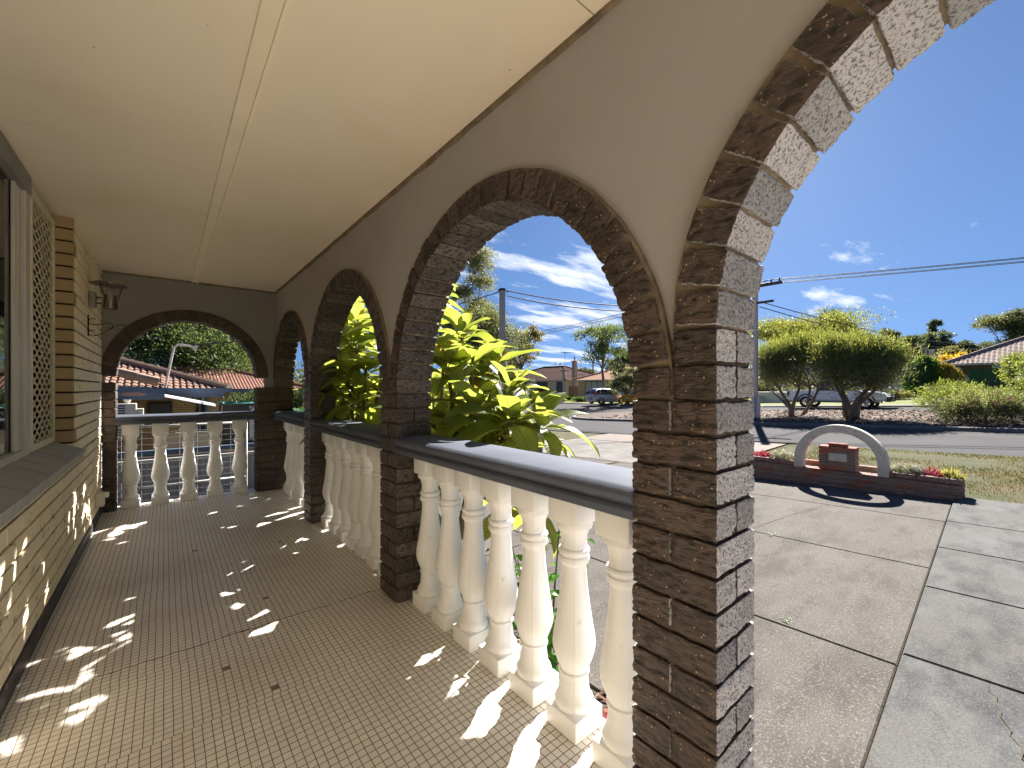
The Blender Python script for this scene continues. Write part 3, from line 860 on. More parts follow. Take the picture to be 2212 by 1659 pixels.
# ------------------------------------------------------------------ balustrades
PROF = [(.0, .094), (.064, .094), (.071, .100), (.0745, .112), (.073, .126), (.066, .138), (.060, .150), (.0565, .175), (.051, .205), (.048, .222), (.049, .226), (.0555, .229), (.0565, .235), (.0555, .241), (.050, .244), (.051, .250), (.058, .268), (.068, .296), (.0755, .325), (.0775, .350), (.0745, .382), (.0665, .425), (.0575, .470), (.0495, .515), (.0438, .560), (.0410, .598), (.0405, .622), (.0415, .630), (.0425, .633), (.050, .638), (.053, .646), (.051, .654), (.0455, .657), (.0455, .663), (.051, .666), (.0535, .675), (.051, .684), (.044, .688), (.0425, .700), (.0415, .715), (.0435, .738), (.049, .757), (.057, .769), (.060, .771), (.0665, .774), (.0685, .782), (.065, .791), (.0, .791)]


_zo = [0, .094, .112, .235, .350, .622, .66, .782, .791]; _zn = [0, .072, .092, .200, .302, .580, .629, .736, .752]
PROF = [((r + .0045 * min(1, max(0, (z - .42) / .1)) if z < .76 else r) * (.95 if z < .2 else 1.0), float(np.interp(z, _zo, _zn))) for r, z in PROF]


def baluster_mesh():
    mb = MB(); seam = lambda a: 1 + 0.022 * max(0.0, 1 - abs(((a + math.pi / 4) % (math.pi / 2)) - math.pi / 4 + 0) / 0.05) * 0
    def md(a):
        q = (a - math.pi / 4) % (math.pi / 2); q = min(q, math.pi / 2 - q)
        return 1 + 0.022 * max(0, 1 - q / 0.07)
    mb.lathe(PROF[1:-1], 96, (0, 0, 0), 0, md)
    return mb


bal0 = baluster_mesh().build('baluster', m_white, smooth=True)
sq = MB()
sq.bbox(-.074, -.074, 0.0, .074, .074, .076, .006); sq.bbox(-.0685, -.0685, .750, .0685, .0685, .866, .006)
sqm = sq.build('plinth_blocks', m_white)
# one mesh per baluster: shaft with its plinth and cap
import bmesh
bm = bmesh.new(); bm.from_mesh(bal0.data); bm.from_mesh(sqm.data)
me = bpy.data.meshes.new('baluster'); bm.to_mesh(me); bm.free(); me.materials.clear(); me.materials.append(m_white)
C.objects.unlink(bal0); C.objects.unlink(sqm); bpy.data.objects.remove(bal0); bpy.data.objects.remove(sqm)
try:
    me.set_sharp_from_angle(angle=rad(35))
except Exception: pass
BAL = me
RP = [(-.006, .8625), (-.006, .884), (-.001, .893), (.008, .899), (.008, .906), (-.003, .910), (-.010, .918), (-.012, .928), (-.008, .940), (.004, .949), (.020, .953), (.238, .953), (.252, .948), (.260, .938), (.260, .922), (.248, .908), (.248, .899), (.262, .888), (.262, .8625)]


def balustrade(fr, s0, s1, ss, label, t0):
    root = thing('balustrade', label, 'balustrade', tuple(fr.p((s0 + s1) / 2, DEP / 2, 0)), 0, 'white balustrades between the brick piers')
    base = Vector(root.location); mb = MB(); n = len(RP); ns = 24; v = []; f = []
    for i in range(ns + 1):
        s = s0 + (s1 - s0) * i / ns
        for t, z in RP:
            dz = 0.0015 * (vnoise(np.array([[s * 7, t * 9, 0.3]]))[0] - .5)
            v.append(Vector(fr.p(s, t, z + dz)) - base)
    for i in range(ns):
        for j in range(n): f.append((i * n + j, i * n + (j + 1) % n, (i + 1) * n + (j + 1) % n, (i + 1) * n + j))
    f.append(tuple(range(n))); f.append(tuple(ns * n + j for j in range(n)))
    mb.add(v, f)
    o = mb.build('handrail', m_rail, root, smooth=True, recalc=True)
    try: o.data.set_sharp_from_angle(angle=rad(28))
    except Exception: pass
    for s in ss:
        b = bpy.data.objects.new('baluster', BAL); C.objects.link(b); b.parent = root
        b.location = Vector(fr.p(s, t0, 0.0)) - base; b.rotation_euler = (0, 0, RNG.integers(0, 4) * math.pi / 2)
    return root


balustrade(FA, 0.700, 2.274, [0.835 + .2185 * i for i in range(7)], 'balustrade of seven white balusters beside the nearest pier, largest in view', 0.145)
balustrade(FA, 2.507, 4.111, [2.645 + .222 * i for i in range(7)], 'middle balustrade along the street side, before the second and third piers', 0.145)
balustrade(FA, 4.342, 5.768, [4.475 + .216 * i for i in range(6)], 'short looking balustrade by the far corner under the smallest arch', 0.145)
balustrade(FE, EA0 - .003, EA1 + .003, [-.275 + .240 * i for i in range(5)], 'balustrade of five white balusters across the end wall arch', 0.13)

# ------------------------------------------------------------------ things on the house wall
lamp = thing('wall_lamp', 'brushed steel wall lantern with a wide disc top on the cream brick', 'lamp', (XW, 4.87, 1.96))
mb = MB(); mb.bbox(0, -.035, -.065, .045, .035, .065, .008); mb.build('back_plate', m_steel, lamp)
mb = MB(); mb.tube([(.04, -.014, .022), (.13, -.014, .022)], .007, 8); mb.tube([(.04, .014, -.022), (.13, .014, -.022)], .007, 8); mb.build('arm', m_steel, lamp, smooth=True)
mb = MB(); mb.lathe([(.0, -.062), (.046, -.062), (.046, -.054), (.041, -.054), (.041, .052), (.0, .052)], 28, (.128, 0, 0)); mb.build('lamp_body', m_steel, lamp)
mb = MB(); mb.lathe([(.0, .145), (.03, .158), (.07, .150), (.128, .136), (.130, .140), (.07, .168), (.0, .178)], 36, (.128, 0, 0)); mb.build('lamp_top', m_steel, lamp, smooth=True)
mb = MB()
for a in (0.4, 2.5, 4.6):
    c, s = math.cos(a), math.sin(a); mb.tube([(.128 + .05 * c, .05 * s, -.055), (.128 + .052 * c, .052 * s, .02), (.128 + .062 * c, .062 * s, .07), (.128 + .082 * c, .082 * s, .148)], .0065, 6)
mb.build('strut', m_steel, lamp, smooth=True)
hook = thing('hanging_basket_hook', 'black scrolled iron basket hook on the wall below the steel lantern', 'hook', (XW, 4.80, 1.74))
mb = MB(); mb.box(0, -.008, -.085, .007, .008, .085)


def scroll(c, r0_, r1_, a0, a1, n=14):
    return [(c[0] + (r0_ + (r1_ - r0_) * i / n) * math.cos(a0 + (a1 - a0) * i / n), 0, c[1] + (r0_ + (r1_ - r0_) * i / n) * math.sin(a0 + (a1 - a0) * i / n)) for i in range(n + 1)]


mb.tube(scroll((.032, .035), .022, .03, rad(50), rad(250)) + [(.06, 0, .012), (.10, 0, .022)] + scroll((.125, .005), .03, .016, rad(120), rad(-120)), .003, 6)
mb.tube(scroll((.03, -.055), .016, .03, rad(50), rad(260)) + [(.07, 0, -.07), (.13, 0, -.02), (.18, 0, .016)] + scroll((.205, .002), .027, .012, rad(120), rad(-130)), .003, 6)
mb.build('scroll', m_black, hook, smooth=True)
ol = thing('power_outlet', 'cream weatherproof power outlet low on the brick wall near the end pier', 'power outlet', (XW, 5.35, .16))
mb = MB(); mb.bbox(0, -.05, 0, .055, .05, .12, .006); mb.build('box', m_outlet, ol)
mb = MB(); mb.bbox(.055, -.03, .075, .085, .03, .118, .005); mb.build('switch', m_outlet, ol)
bt = MB(); bt.box(1.038, 5.10, 2.17, 1.0455, 5.125, 2.225); o = bt.build('wall_hook', M('bare_plug', (0.5, 0.4, 0.25)), house)

# ================================================================== plants by the verandah
m_fleaf = leafmat('frangipani_leaf', (0.085, 0.135, 0.03), (0.155, 0.205, 0.055), 0.66, tc=None, scale=2.2, veins=True, rough=0.38, tpair=((0.29, 0.34, 0.04), (0.50, 0.52, 0.10)))
m_dry = leafmat('yellowed_brown_leaf', (0.17, 0.12, 0.025), (0.11, 0.055, 0.02), 0.45, tpair=((0.36, 0.27, 0.04), (0.2, 0.11, 0.03)), scale=6, veins=True)
for n_ in m_fleaf.node_tree.nodes:
    pass


def leaf(mb, base, d, up, ln, wd, droop, fold, twist=0.0, nl=9, nw=5, m=0, wave=0.0, ph=0.0):
    """a strap-shaped leaf that bends over along its length, with a keel and side veins in its UVs"""
    d = Vector(d).normalized(); s = d.cross(Vector(up)); 
    if s.length < 1e-3: s = d.orthogonal()
    s.normalize(); s = Matrix.Rotation(twist, 3, d) @ s
    n = s.cross(d).normalized(); p = Vector(base); v = []; uvs = []; ang = 0.0; f = []
    # stalk
    st = ln * 0.13; p0 = p.copy(); p = p + d * st
    mb.tube([p0, p], [ln * .011, ln * .009], 5, m)
    for i in range(nl):
        t = i / (nl - 1)
        a = droop * t; dd = d * math.cos(a) - n * math.sin(a); nn = n * math.cos(a) + d * math.sin(a)
        if i: p = p + dd * (ln * .87 / (nl - 1))
        w_ = wd * 0.5 * max(0.02, (math.sin(math.pi * min(1, t * 0.97 + 0.02) ** 0.92)) ** 0.75)
        for j in range(nw):
            q = -1 + 2 * j / (nw - 1)
            off = s * (q * w_ * math.cos(fold)) + nn * (abs(q) * w_ * math.sin(fold) + wave * w_ * math.sin(t * 9 + ph + q) * abs(q))
            v.append(p + off); uvs.append((q, t))
    for i in range(nl - 1):
        for j in range(nw - 1): f.append((i * nw + j, i * nw + j + 1, (i + 1) * nw + j + 1, (i + 1) * nw + j))
    b = mb.add(v, f, m)
    for k, u in enumerate(uvs): mb.uv[b + k] = u


def frangipani(label, base, tips, seed, n=(12, 17), ln=(0.30, 0.48), aimy=0.0):
    r = random.Random(seed); root = thing('frangipani', label, 'plant', base, 0, 'frangipanis growing against the arcade')
    B = Vector(base); lm = MB(); bm_ = MB()
    trunk = Vector((0, 0, 0.55)); bm_.tube([(0, 0, -.05), (0.02, 0.01, .3), trunk], [.06, .05, .042], 9)
    forks = []
    for k in range(4):
        a = 2 * math.pi * k / 4 + r.uniform(-.4, .4); forks.append(trunk + Vector((.22 * math.cos(a), .32 * math.sin(a), r.uniform(.25, .5))))
        bm_.tube([trunk, (trunk + forks[-1]) / 2 + Vector((0, 0, -.04)), forks[-1]], [.036, .031, .026], 8)
    for t in tips:
        T = Vector(t) - B; fk = min(forks, key=lambda q: (q - T).length)
        if T.z < 0.5: fk = Vector((0, 0, .35))
        mid = (fk * .5 + T * .5) + Vector((0, 0, -.10 if T.z > fk.z else .05)); q = fk * .2 + T * .8 + Vector((0, 0, -.05))
        bm_.tube([fk, mid, q, T], [.024, .019, .015, .012], 7)
        ax = (T - q).normalized() * .6 + Vector((0, 0, .6)); ax.normalize()
        o = ax.orthogonal().normalized(); o2 = ax.cross(o); N_ = r.randint(*n)
        for i in range(N_):
            a = i * 2.399 + r.uniform(-.2, .2); f = i / N_
            el = rad(12 + 82 * (1 - f)) + r.uniform(-.15, .15)
            d = ax * math.cos(el) + (o * math.cos(a) + o2 * math.sin(a)) * math.sin(el)
            l = r.uniform(*ln) * (0.62 + .38 * min(1, (1 - f) * 2.2))
            leaf(lm, T - ax * (.075 * (1 - f)), d, ax + Vector((0, 0, .3)), l, l * r.uniform(.33, .43), r.uniform(.35, 1.4), rad(r.uniform(8, 26)), r.uniform(-.25, .25), wave=.12, ph=r.uniform(0, 6), m=1 if f < .3 and r.random() < .09 else 0)
    bm_.build('branch', m_stem, root, smooth=True); lm.build('leaf', [m_fleaf, m_dry], root, smooth=True)
    return root


def tipat(px, py, x):
    a, b = ray(px); d = x / a
    return (x, b * d, Z(py, d))


tA = [tipat(*q) for q in ((1000, 720, 1.85), (1062, 790, 2.0), (968, 800, 1.6), (1105, 850, 1.85), (1035, 880, 1.62), (975, 895, 2.1), (1165, 915, 1.8), (1085, 945, 1.8), (1010, 965, 1.75), (950, 930, 1.55), (1130, 965, 2.1), (935, 850, 2.2), (1070, 860, 2.3), (1000, 840, 2.3), (1020, 790, 1.7), (958, 770, 1.9), (1105, 905, 1.65), (1045, 955, 1.6), (985, 930, 1.65))]
tA += [(1.75, 2.55, 0.55), (1.9, 2.1, 0.45), (1.6, 3.0, .5)]
frangipani('big frangipani with glowing yellow-green leaves filling the second arch from the nearest pier', (1.72, 2.75, float(gz(1.7, 2.7))), tA, 3)
tB = [tipat(*q) for q in ((770, 745, 1.55), (790, 800, 1.45), (752, 815, 1.34), (775, 865, 1.38), (742, 905, 1.45), (800, 925, 1.42), (762, 720, 1.8), (812, 850, 1.75), (720, 880, 1.5), (772, 700, 1.6), (795, 865, 1.6), (735, 835, 1.45), (765, 910, 1.6))]
tB += [(1.75, 4.0, 1.9), (1.9, 3.5, 2.1), (1.8, 3.3, 1.75), (1.6, 3.4, 1.1), (1.85, 3.6, .7), (1.7, 4.3, .6), (2.0, 4.6, 1.6), (1.8, 3.55, 2.28), (1.75, 3.8, 2.1)]
frangipani('frangipani reaching its leaves into the veranda through the middle balustrade arch', (1.68, 4.15, float(gz(1.7, 4.1))), tB, 5)
rr = random.Random(8)
tC = [(rr.uniform(1.55, 2.1), 4.9 + 1.5 * (i % 6) / 6, rr.uniform(.9, 1.9)) for i in range(11)] + [(1.8, 5.35, 2.2), (1.55, 5.2, .7), (1.8, 5.9, .6)]
frangipani('frangipani at the far corner of the arcade, mostly hidden by the piers', (1.75, 5.5, float(gz(1.7, 5.5))), tC, 9)

# broad dark leaf clump by the far corner
bp = thing('broad_leaf_plant', 'broad dark green leaves poking over the far corner handrail', 'plant', (1.45, 6.35, float(gz(1.4, 6.3))))
mb = MB(); r1 = random.Random(3)
m_broad = leafmat('broad_green_leaf', (0.03, 0.09, 0.02), (0.05, 0.13, 0.025), 0.35, veins=True)
for i in range(12):
    a = r1.uniform(0, 6.28); leaf(mb, (0, 0, r1.uniform(.4, 1.35)), (math.cos(a) * .5, math.sin(a) * .5, .8), (0, 0, 1), r1.uniform(.4, .6), .2, 1.2, .25, 0, wave=.1)
mb.tube([(0, 0, 0), (0, 0, 1.4)], .025, 6)
mb.build('leaf', m_broad, bp, smooth=True)
bp = thing('broad_leaf_sprig', 'dark green leaf poking between the far corner balusters', 'plant', (1.24, 5.03, .0))
mb = MB()
for i in range(4):
    leaf(mb, (0.12, 0.02 * i, -.35 + .1 * i), (-.55, .1 - .1 * i, .75), (0, 0, 1), .42 - .04 * i, .13, .9, .3, .3 * i)
mb.tube([(.14, 0, -.56), (.12, 0.03, 0)], .008, 5)
mb.build('leaf', m_broad, bp, smooth=True)

# glossy round-leaved shrub behind the near balusters
sh = thing('glossy_shrub', 'small glossy green shrub seen between the nearest balusters', 'shrub', (1.58, 1.62, float(gz(1.55, 1.6))))
m_gloss = leafmat('glossy_round_leaf', (0.04, 0.14, 0.02), (0.07, 0.20, 0.03), 0.35, rough=0.25)
lm = MB(); tw = MB(); r1 = random.Random(12)
for k in range(11):
    a = r1.uniform(0, 6.28); q = r1.uniform(.04, .3); end = Vector((q * math.cos(a), q * 1.2 * math.sin(a), r1.uniform(.45, 1.05)))
    mid = end * .5 + Vector((0, 0, .05)); tw.tube([(0, 0, 0), mid, end], [.008, .006, .003], 5)
    for j in range(20):
        t = r1.uniform(.35, 1.0); p = end * t + Vector((r1.uniform(-.06, .06), r1.uniform(-.06, .06), r1.uniform(-.05, .04)))
        b = r1.uniform(0, 6.28); leaf(lm, p, (math.cos(b), math.sin(b), r1.uniform(-.6, .3)), (0, 0, 1), r1.uniform(.05, .085), r1.uniform(.035, .055), .7, .3, r1.uniform(-.5, .5), 5, 3)
tw.build('stem', m_wood, sh, smooth=True); lm.build('leaf', m_gloss, sh, smooth=True)
cd = thing('red_cordyline', 'low red strap-leaved plant in the bed behind the balusters', 'plant', (1.62, 1.16, float(gz(1.6, 1.1)) + .01))
mb = MB()
for i in range(16):
    a = i * 2.4; leaf(mb, (0, 0, 0), (math.cos(a) * .6, math.sin(a) * .6, 1.0), (0, 0, 1), r1.uniform(.16, .3), .035, .6, .3, 0, 6, 3)
mb.build('leaf', leafmat('dark_red_leaf', (0.22, 0.03, 0.03), (0.28, 0.06, 0.05), 0.35), cd, smooth=True)
# small weeds in the driveway joints
def weed(x, y, s, label, top=0.01, seed=1):
    r = random.Random(seed); o = thing('weed', label, 'weed', (x, y, float(gz(x, y)) + top)); mb = MB()
    for i in range(16):
        a = r.uniform(0, 6.28); leaf(mb, (r.uniform(-s, s) * .8, r.uniform(-s, s) * .8, 0), (math.cos(a), math.sin(a), r.uniform(.3, 1.2)), (0, 0, 1), s * r.uniform(.6, 1.4), s * .22, .6, .2, 0, 4, 3)
    mb.build('leaf', m_weed, o)
weed(5.28, 2.30, .07, 'flat green weed in the second driveway joint beyond the near pier', seed=2)
weed(5.26, 1.78, .05, 'tiny grass tuft in the same driveway joint, nearer the footpath', seed=3)
weed(8.62, .52, .09, 'grassy weed at the corner of the driveway and the footpath', seed=4)
weed(4.7, -.31, .06, 'small green weed in a joint of the grey footpath', .04, 5)
weed(3.35, 1.05, .04, 'dry grass wisp in the nearest driveway joint', .012, 6)

# ================================================================== letterbox wall
m_gb = [M('brown_clinker_brick', (0.28, 0.18, 0.14), (0.17, 0.12, 0.10), rough=0.9, scale=14, bs=0.8, bscale=40, bdist=.01, stretch=(1, 1, 3), spot=(0.34, 0.25, 0.21), spotscale=25),
        M('red_clinker_brick', (0.33, 0.12, 0.075), (0.25, 0.10, 0.07), rough=0.9, scale=12, bs=0.7, bscale=40, bdist=.01),
        M('plum_clinker_brick', (0.20, 0.12, 0.10), (0.26, 0.16, 0.13), rough=0.9, scale=12, bs=0.7, bscale=40, bdist=.01)]
m_gm = M('grey_brick_mortar', (0.36, 0.32, 0.28), (0.28, 0.25, 0.22), rough=1.0)
gw = thing('letterbox_wall', 'low brown brick garden wall carrying a white concrete arch over a brick letterbox', 'garden wall', (8.7, 2.0, -0.5))
GW = Vector((8.7, 2.0, -0.5)); rb = random.Random(31)


def gbricks(mb, x0, x1, y0, y1, z0, n, seed, shift=0):
    hgt = .086
    for i in range(n):
        z = z0 + i * hgt; y = y0 - (0.12 if (i + shift) % 2 else 0.0)
        while y < y1 - .01:
            a, b = max(y, y0) + .004, min(y + .24, y1) - .004
            if b - a > .03:
                k = 1 if rb.random() < .10 else (2 if rb.random() < .4 else 0); e = rb.uniform(-.003, .003)
                rbrick(mb, (((x0 + x1) / 2 + e - GW.x), (a + b) / 2 - GW.y, z + hgt / 2 - GW.z), (1, 0, 0), (0, 1, 0), (0, 0, 1), (x1 - x0, b - a, hgt - .013), .04, .006, .004, rb.uniform(0, 50), m=(k, k, k))
            y += .24


mb = MB(); z0 = -.668
gbricks(mb, 8.70, 8.82, .54, 3.62, z0, 6, 1)
gbricks(mb, 8.70, 8.82, .54, 1.33, z0 + 6 * .086, 1, 2, 0); gbricks(mb, 8.70, 8.82, 2.62, 3.62, z0 + 6 * .086, 1, 3, 0)
gbricks(mb, 9.02, 9.13, .54, 3.62, z0, 7, 4)
gbricks(mb, 8.83, 9.01, .54, .65, z0, 7, 5); gbricks(mb, 8.83, 9.01, 3.5, 3.62, z0, 7, 6)
gbricks(mb, 8.83, 9.01, 1.33, 2.62, z0 + 5 * .086, 1, 7)
base_w = mb.build('brick_base', m_gb, gw, smooth=True)
mb = MB(); mb.box(8.712 - GW.x, .552 - GW.y, -.7 - GW.z, 8.808 - GW.x, 3.608 - GW.y, -.075 - .086 + .0 - GW.z); mb.box(9.03 - GW.x, .552 - GW.y, -.7 - GW.z, 9.12 - GW.x, 3.608 - GW.y, -.075 - GW.z); mb.build('mortar', m_gm, base_w)
mb = MB(); mb.box(8.82 - GW.x, .66 - GW.y, -.7 - GW.z, 9.02 - GW.x, 3.5 - GW.y, -.16 - GW.z); mb.build('planter_soil', m_mulch, gw)
# letterbox pillar
lb = MB(); zb = -.152
for i in range(4):
    z = zb + i * .086
    gb0 = rb.random()
    for a, b in (((1.735, 1.99), (1.99, 2.245)) if i % 2 else ((1.735, 1.86), (1.86, 2.12), (2.12, 2.245))):
        k = 1 if rb.random() < .3 else (2 if rb.random() < .5 else 0)
        rbrick(lb, (8.81 - GW.x, (a + b) / 2 - GW.y, z + .043 - GW.z), (1, 0, 0), (0, 1, 0), (0, 0, 1), (.24, b - a - .008, .077), .04, .006, .004, rb.uniform(0, 50), m=(k, k, k))
for a, b in ((1.735, 1.90), (1.90, 2.08), (2.08, 2.245)): rbrick(lb, (8.81 - GW.x, (a + b) / 2 - GW.y, zb + 4 * .086 + .028 - GW.z), (1, 0, 0), (0, 1, 0), (0, 0, 1), (.25, b - a - .006, .05), .05, .006, .003, rb.uniform(0, 9), m=(1, 1, 1))
for a, b in ((1.86, 1.99), (1.99, 2.12)): rbrick(lb, (8.80 - GW.x, (a + b) / 2 - GW.y, zb + 4 * .086 + .080 - GW.z), (1, 0, 0), (0, 1, 0), (0, 0, 1), (.11, b - a - .006, .05), .05, .006, .003, rb.uniform(0, 9), m=(1, 1, 1))
lbo = lb.build('letterbox', m_gb, gw, smooth=True)
mb = MB(); mb.box(8.70 - GW.x, 1.75 - GW.y, zb - GW.z + .01, 8.92 - GW.x, 2.23 - GW.y, zb + 4 * .086 + .0 - GW.z); mb.build('mortar', m_gm, lbo)
mb = MB(); mb.box(8.672 - GW.x, 1.84 - GW.y, .005 - GW.z, 8.69 - GW.x, 2.10 - GW.y, .145 - GW.z, 0); mb.box(8.666 - GW.x, 1.85 - GW.y, .014 - GW.z, 8.673 - GW.x, 2.09 - GW.y, .136 - GW.z, 1); mb.lathe([(0, 0), (.006, 0), (.006, .004), (0, .004)], 8, (0, 0, 0), 0)
mb.build('letterbox_plate', [M('plate_frame', (0.3, 0.28, 0.25)), M('cream_metal_plate', (0.55, 0.52, 0.44), (0.47, 0.44, 0.37), rough=0.5, scale=9)], lbo)
mb = MB(); mb.obox((8.664 - GW.x, 1.965 - GW.y, .035 - GW.z), (.003, 0, 0), (0, .007, 0), (0, 0, .006)); mb.build('keyhole', m_black, lbo)
# concrete arch
m_conc = M('weathered_white_concrete', (0.60, 0.56, 0.49), (0.50, 0.46, 0.40), rough=0.9, scale=4, bs=0.3, bscale=50, stain=((0.16, 0.13, 0.10), 3.4, 0.63), spot=(0.20, 0.17, 0.14), spotscale=34)
mb = MB(); pr = [];
path = [(2.615, -.165), (2.612, -.03)] + [(1.97 + .64 * math.cos(t), .0 + .615 * math.sin(t)) for t in np.linspace(0.12, math.pi - 0.12, 30)] + [(1.328, -.03), (1.325, -.165)]
path_i = [(2.475, -.165), (2.473, -.03)] + [(1.97 + .505 * math.cos(t), .0 + .485 * math.sin(t)) for t in np.linspace(0.12, math.pi - 0.12, 30)] + [(1.467, -.03), (1.465, -.165)]
v = []; f = []; nn = len(path)
for (yo, zo), (yi, zi) in zip(path, path_i):
    for x in (8.69, 8.85):
        v.append((x - GW.x, yo - GW.y, zo - GW.z)); v.append((x - GW.x, yi - GW.y, zi - GW.z))
for i in range(nn - 1):
    a, b = 4 * i, 4 * i + 4
    f += [(a, b, b + 1, a + 1), (a + 2, a + 3, b + 3, b + 2), (a, a + 2, b + 2, b), (a + 1, b + 1, b + 3, a + 3)]
f += [(0, 1, 3, 2), (4 * nn - 4, 4 * nn - 2, 4 * nn - 1, 4 * nn - 3)]
mb.add(v, f); ao = mb.build('concrete_arch', m_conc, gw, recalc=True)
bv = ao.modifiers.new('bevel', 'BEVEL'); bv.width = .012; bv.segments = 2; bv.limit_method = 'ANGLE'

m_wfl = M('tiny_white_flower', (0.75, 0.73, 0.62), (0.62, 0.62, 0.45), rough=0.8)
m_rfl = leafmat('pink_red_succulent', (0.33, 0.03, 0.06), (0.42, 0.13, 0.12), 0.2, tc=(0.5, 0.08, 0.12), scale=14)
m_gfl = leafmat('grey_green_foliage', (0.12, 0.16, 0.06), (0.17, 0.20, 0.09), 0.3)


def flowers(label, y, wdt, kind, seed, zt=-.08, x=8.90):
    r = random.Random(seed)
    nm = {'white': 'alyssum_clump', 'red': 'red_succulent', 'green': 'sage_tuft'}[kind]
    o = thing(nm, label, 'flowers' if kind != 'green' else 'plant', (x, y, zt - .08)); mb = MB()
    n = {'white': 240, 'red': 150, 'green': 160}[kind]
    for i in range(n):
        a = r.uniform(0, 6.28); q = math.sqrt(r.random()); p = Vector((.10 * q * math.cos(a), wdt * q * math.sin(a), r.uniform(.0, .13)))
        p.z *= (1.2 - q * .6); d = Vector((p.x * 3, p.y * 2 / max(.1, wdt) * .3, .5 + r.random())) + Vector((r.uniform(-.4, .4), r.uniform(-.4, .4), 0))
        if kind == 'white':
            leaf(mb, p, d, (1, 0, 0), r.uniform(.05, .09), .012, .4, .2, 0, 4, 3, 1)
            if r.random() < .75:
                c = p + d.normalized() * r.uniform(.07, .11)
                for k in range(3):
                    b = r.uniform(0, 3); e = r.uniform(.007, .013); mb.obox(c + Vector((r.uniform(-.012, .012), r.uniform(-.012, .012), r.uniform(-.004, .008))), (e * math.cos(b), e * math.sin(b), 0), (-e * math.sin(b), e * math.cos(b), .3 * e), (0, 0, .004), 0)
        elif kind == 'red':
            leaf(mb, p, d, (1, 0, .2), r.uniform(.06, .10), .026, .3, .4, 0, 4, 3, 0)
        else:
            leaf(mb, p, d, (1, 0, 0), r.uniform(.07, .16), .012, .5, .2, 0, 4, 3, 0)
    mb.build('flower' if kind != 'green' else 'leaf', {'white': [m_wfl, m_gfl], 'red': [m_rfl], 'green': [m_gfl]}[kind], o)


flowers('pink-red succulent rosettes at the left end of the planter, beside the near pier', 3.20, .13, 'red', 1)
flowers('white alyssum clump in the planter just left of the concrete arch', 2.86, .22, 'white', 2)
flowers('white alyssum clump in the planter just right of the concrete arch', 1.12, .19, 'white', 3)
flowers('bright crimson succulent in the right end of the planter', .86, .15, 'red', 4)
flowers('grey-green tuft at the very right end of the planter', .66, .09, 'green', 5)

bp_ = thing('brick_post', 'short pale brick post at the far side of the driveway, behind the frangipani', 'post', (8.6, 9.4, float(gz(8.6, 9.4))))
mb = MB(); m_pb = [M('pale_pink_brick', (0.36, 0.28, 0.22), (0.30, 0.23, 0.18), rough=.9, scale=8)]
for i in range(10):
    for a, b in (((-.2, 0), (0, .2)) if i % 2 else ((-.2, -.1), (-.1, .1), (.1, .2))): mb.bbox(-.19, a + .004, -.05 + i * .086, .19, b - .004, -.05 + i * .086 + .078, .004)
mb.box(-.183, -.193, -.1, .183, .193, .80)
mb.bbox(-.21, -.22, .81, .21, .22, .86, .008)
mb.build('brickwork', m_pb, bp_)

mb = MB(); rg = np.random.default_rng(44); n_ = 420
x = rg.uniform(1.9, 8.7, n_); y = .43 + .032 * (x - 2.39) + rg.normal(0, .012, n_); keep = vnoise(np.stack([x * 2.2, 0 * x, 0 * x], -1)) > .45; x, y = x[keep], y[keep]
for a, b in zip(x, y):
    h = rg.uniform(.008, .035); t = rg.uniform(0, 6.28); z = float(gz(a, b)) + .006; w_ = .003
    mb.add([(a - w_, b, z), (a + w_, b, z), (a + h * .7 * math.cos(t), b + h * .7 * math.sin(t), z + h)], [(0, 1, 2)])
tag(mb.build('grass', m_grass), kind='stuff')

# ================================================================== trees, shrubs and hedges
def clumps(blobs, n, size, seed, lean=0.0, full=False):
    """scatter clump centres over the skins of a few ellipsoids; returns centres, outward normals"""
    r = np.random.default_rng(seed); w_ = np.array([b[3] * b[4] + b[4] * b[5] + b[3] * b[5] for b in blobs]); w_ = w_ / w_.sum()
    k = r.choice(len(blobs), n, p=w_); B = np.array(blobs)[k]
    d = r.normal(size=(n, 3)); d /= np.linalg.norm(d, axis=1, keepdims=True); d[:, 2] = d[:, 2] if full else np.where(d[:, 2] < -.5, -d[:, 2] * .5, d[:, 2])
    q = r.uniform(.55, 1.0, (n, 1)); return B[:, :3] + d * B[:, 3:6] * q, d


def foliage(blobs, ncl, per, spread, ln, wd, seed, up=0.35, mats=3, flat=0.6, out=0.6, full=False):
    r = np.random.default_rng(seed + 99); c, nrm = clumps(blobs, ncl, spread, seed, 0, full)
    N_ = ncl * per; ci = np.repeat(np.arange(ncl), per)
    sz = (r.uniform(.6, 1.3, ncl))[ci][:, None] * spread
    off = r.normal(size=(N_, 3)) * np.array([1, 1, flat]) * .5 * sz
    p = c[ci] + off
    d = r.normal(size=(N_, 3)) + nrm[ci] * out * 1.5 + np.array([0, 0, up * 2]); d /= np.linalg.norm(d, axis=1, keepdims=True)
    s = np.cross(d, r.normal(size=(N_, 3))); s /= np.linalg.norm(s, axis=1, keepdims=True) + 1e-9
    l = ln * r.uniform(.6, 1.3, (N_, 1)); w2 = wd * r.uniform(.7, 1.2, (N_, 1)); nn = np.cross(d, s)
    v = np.stack([p, p + d * l * .5 + s * w2 * .5 + nn * w2 * .15, p + d * l, p + d * l * .5 - s * w2 * .5 + nn * w2 * .15], 1).reshape(-1, 3)
    mk = r.integers(0, mats, ncl)[ci] if mats > 1 else np.zeros(N_, int)
    mb = MB(); mb.add(v, [(4 * i, 4 * i + 1, 4 * i + 2, 4 * i + 3) for i in range(N_)], [int(x) for x in mk]); return mb


LM = {}


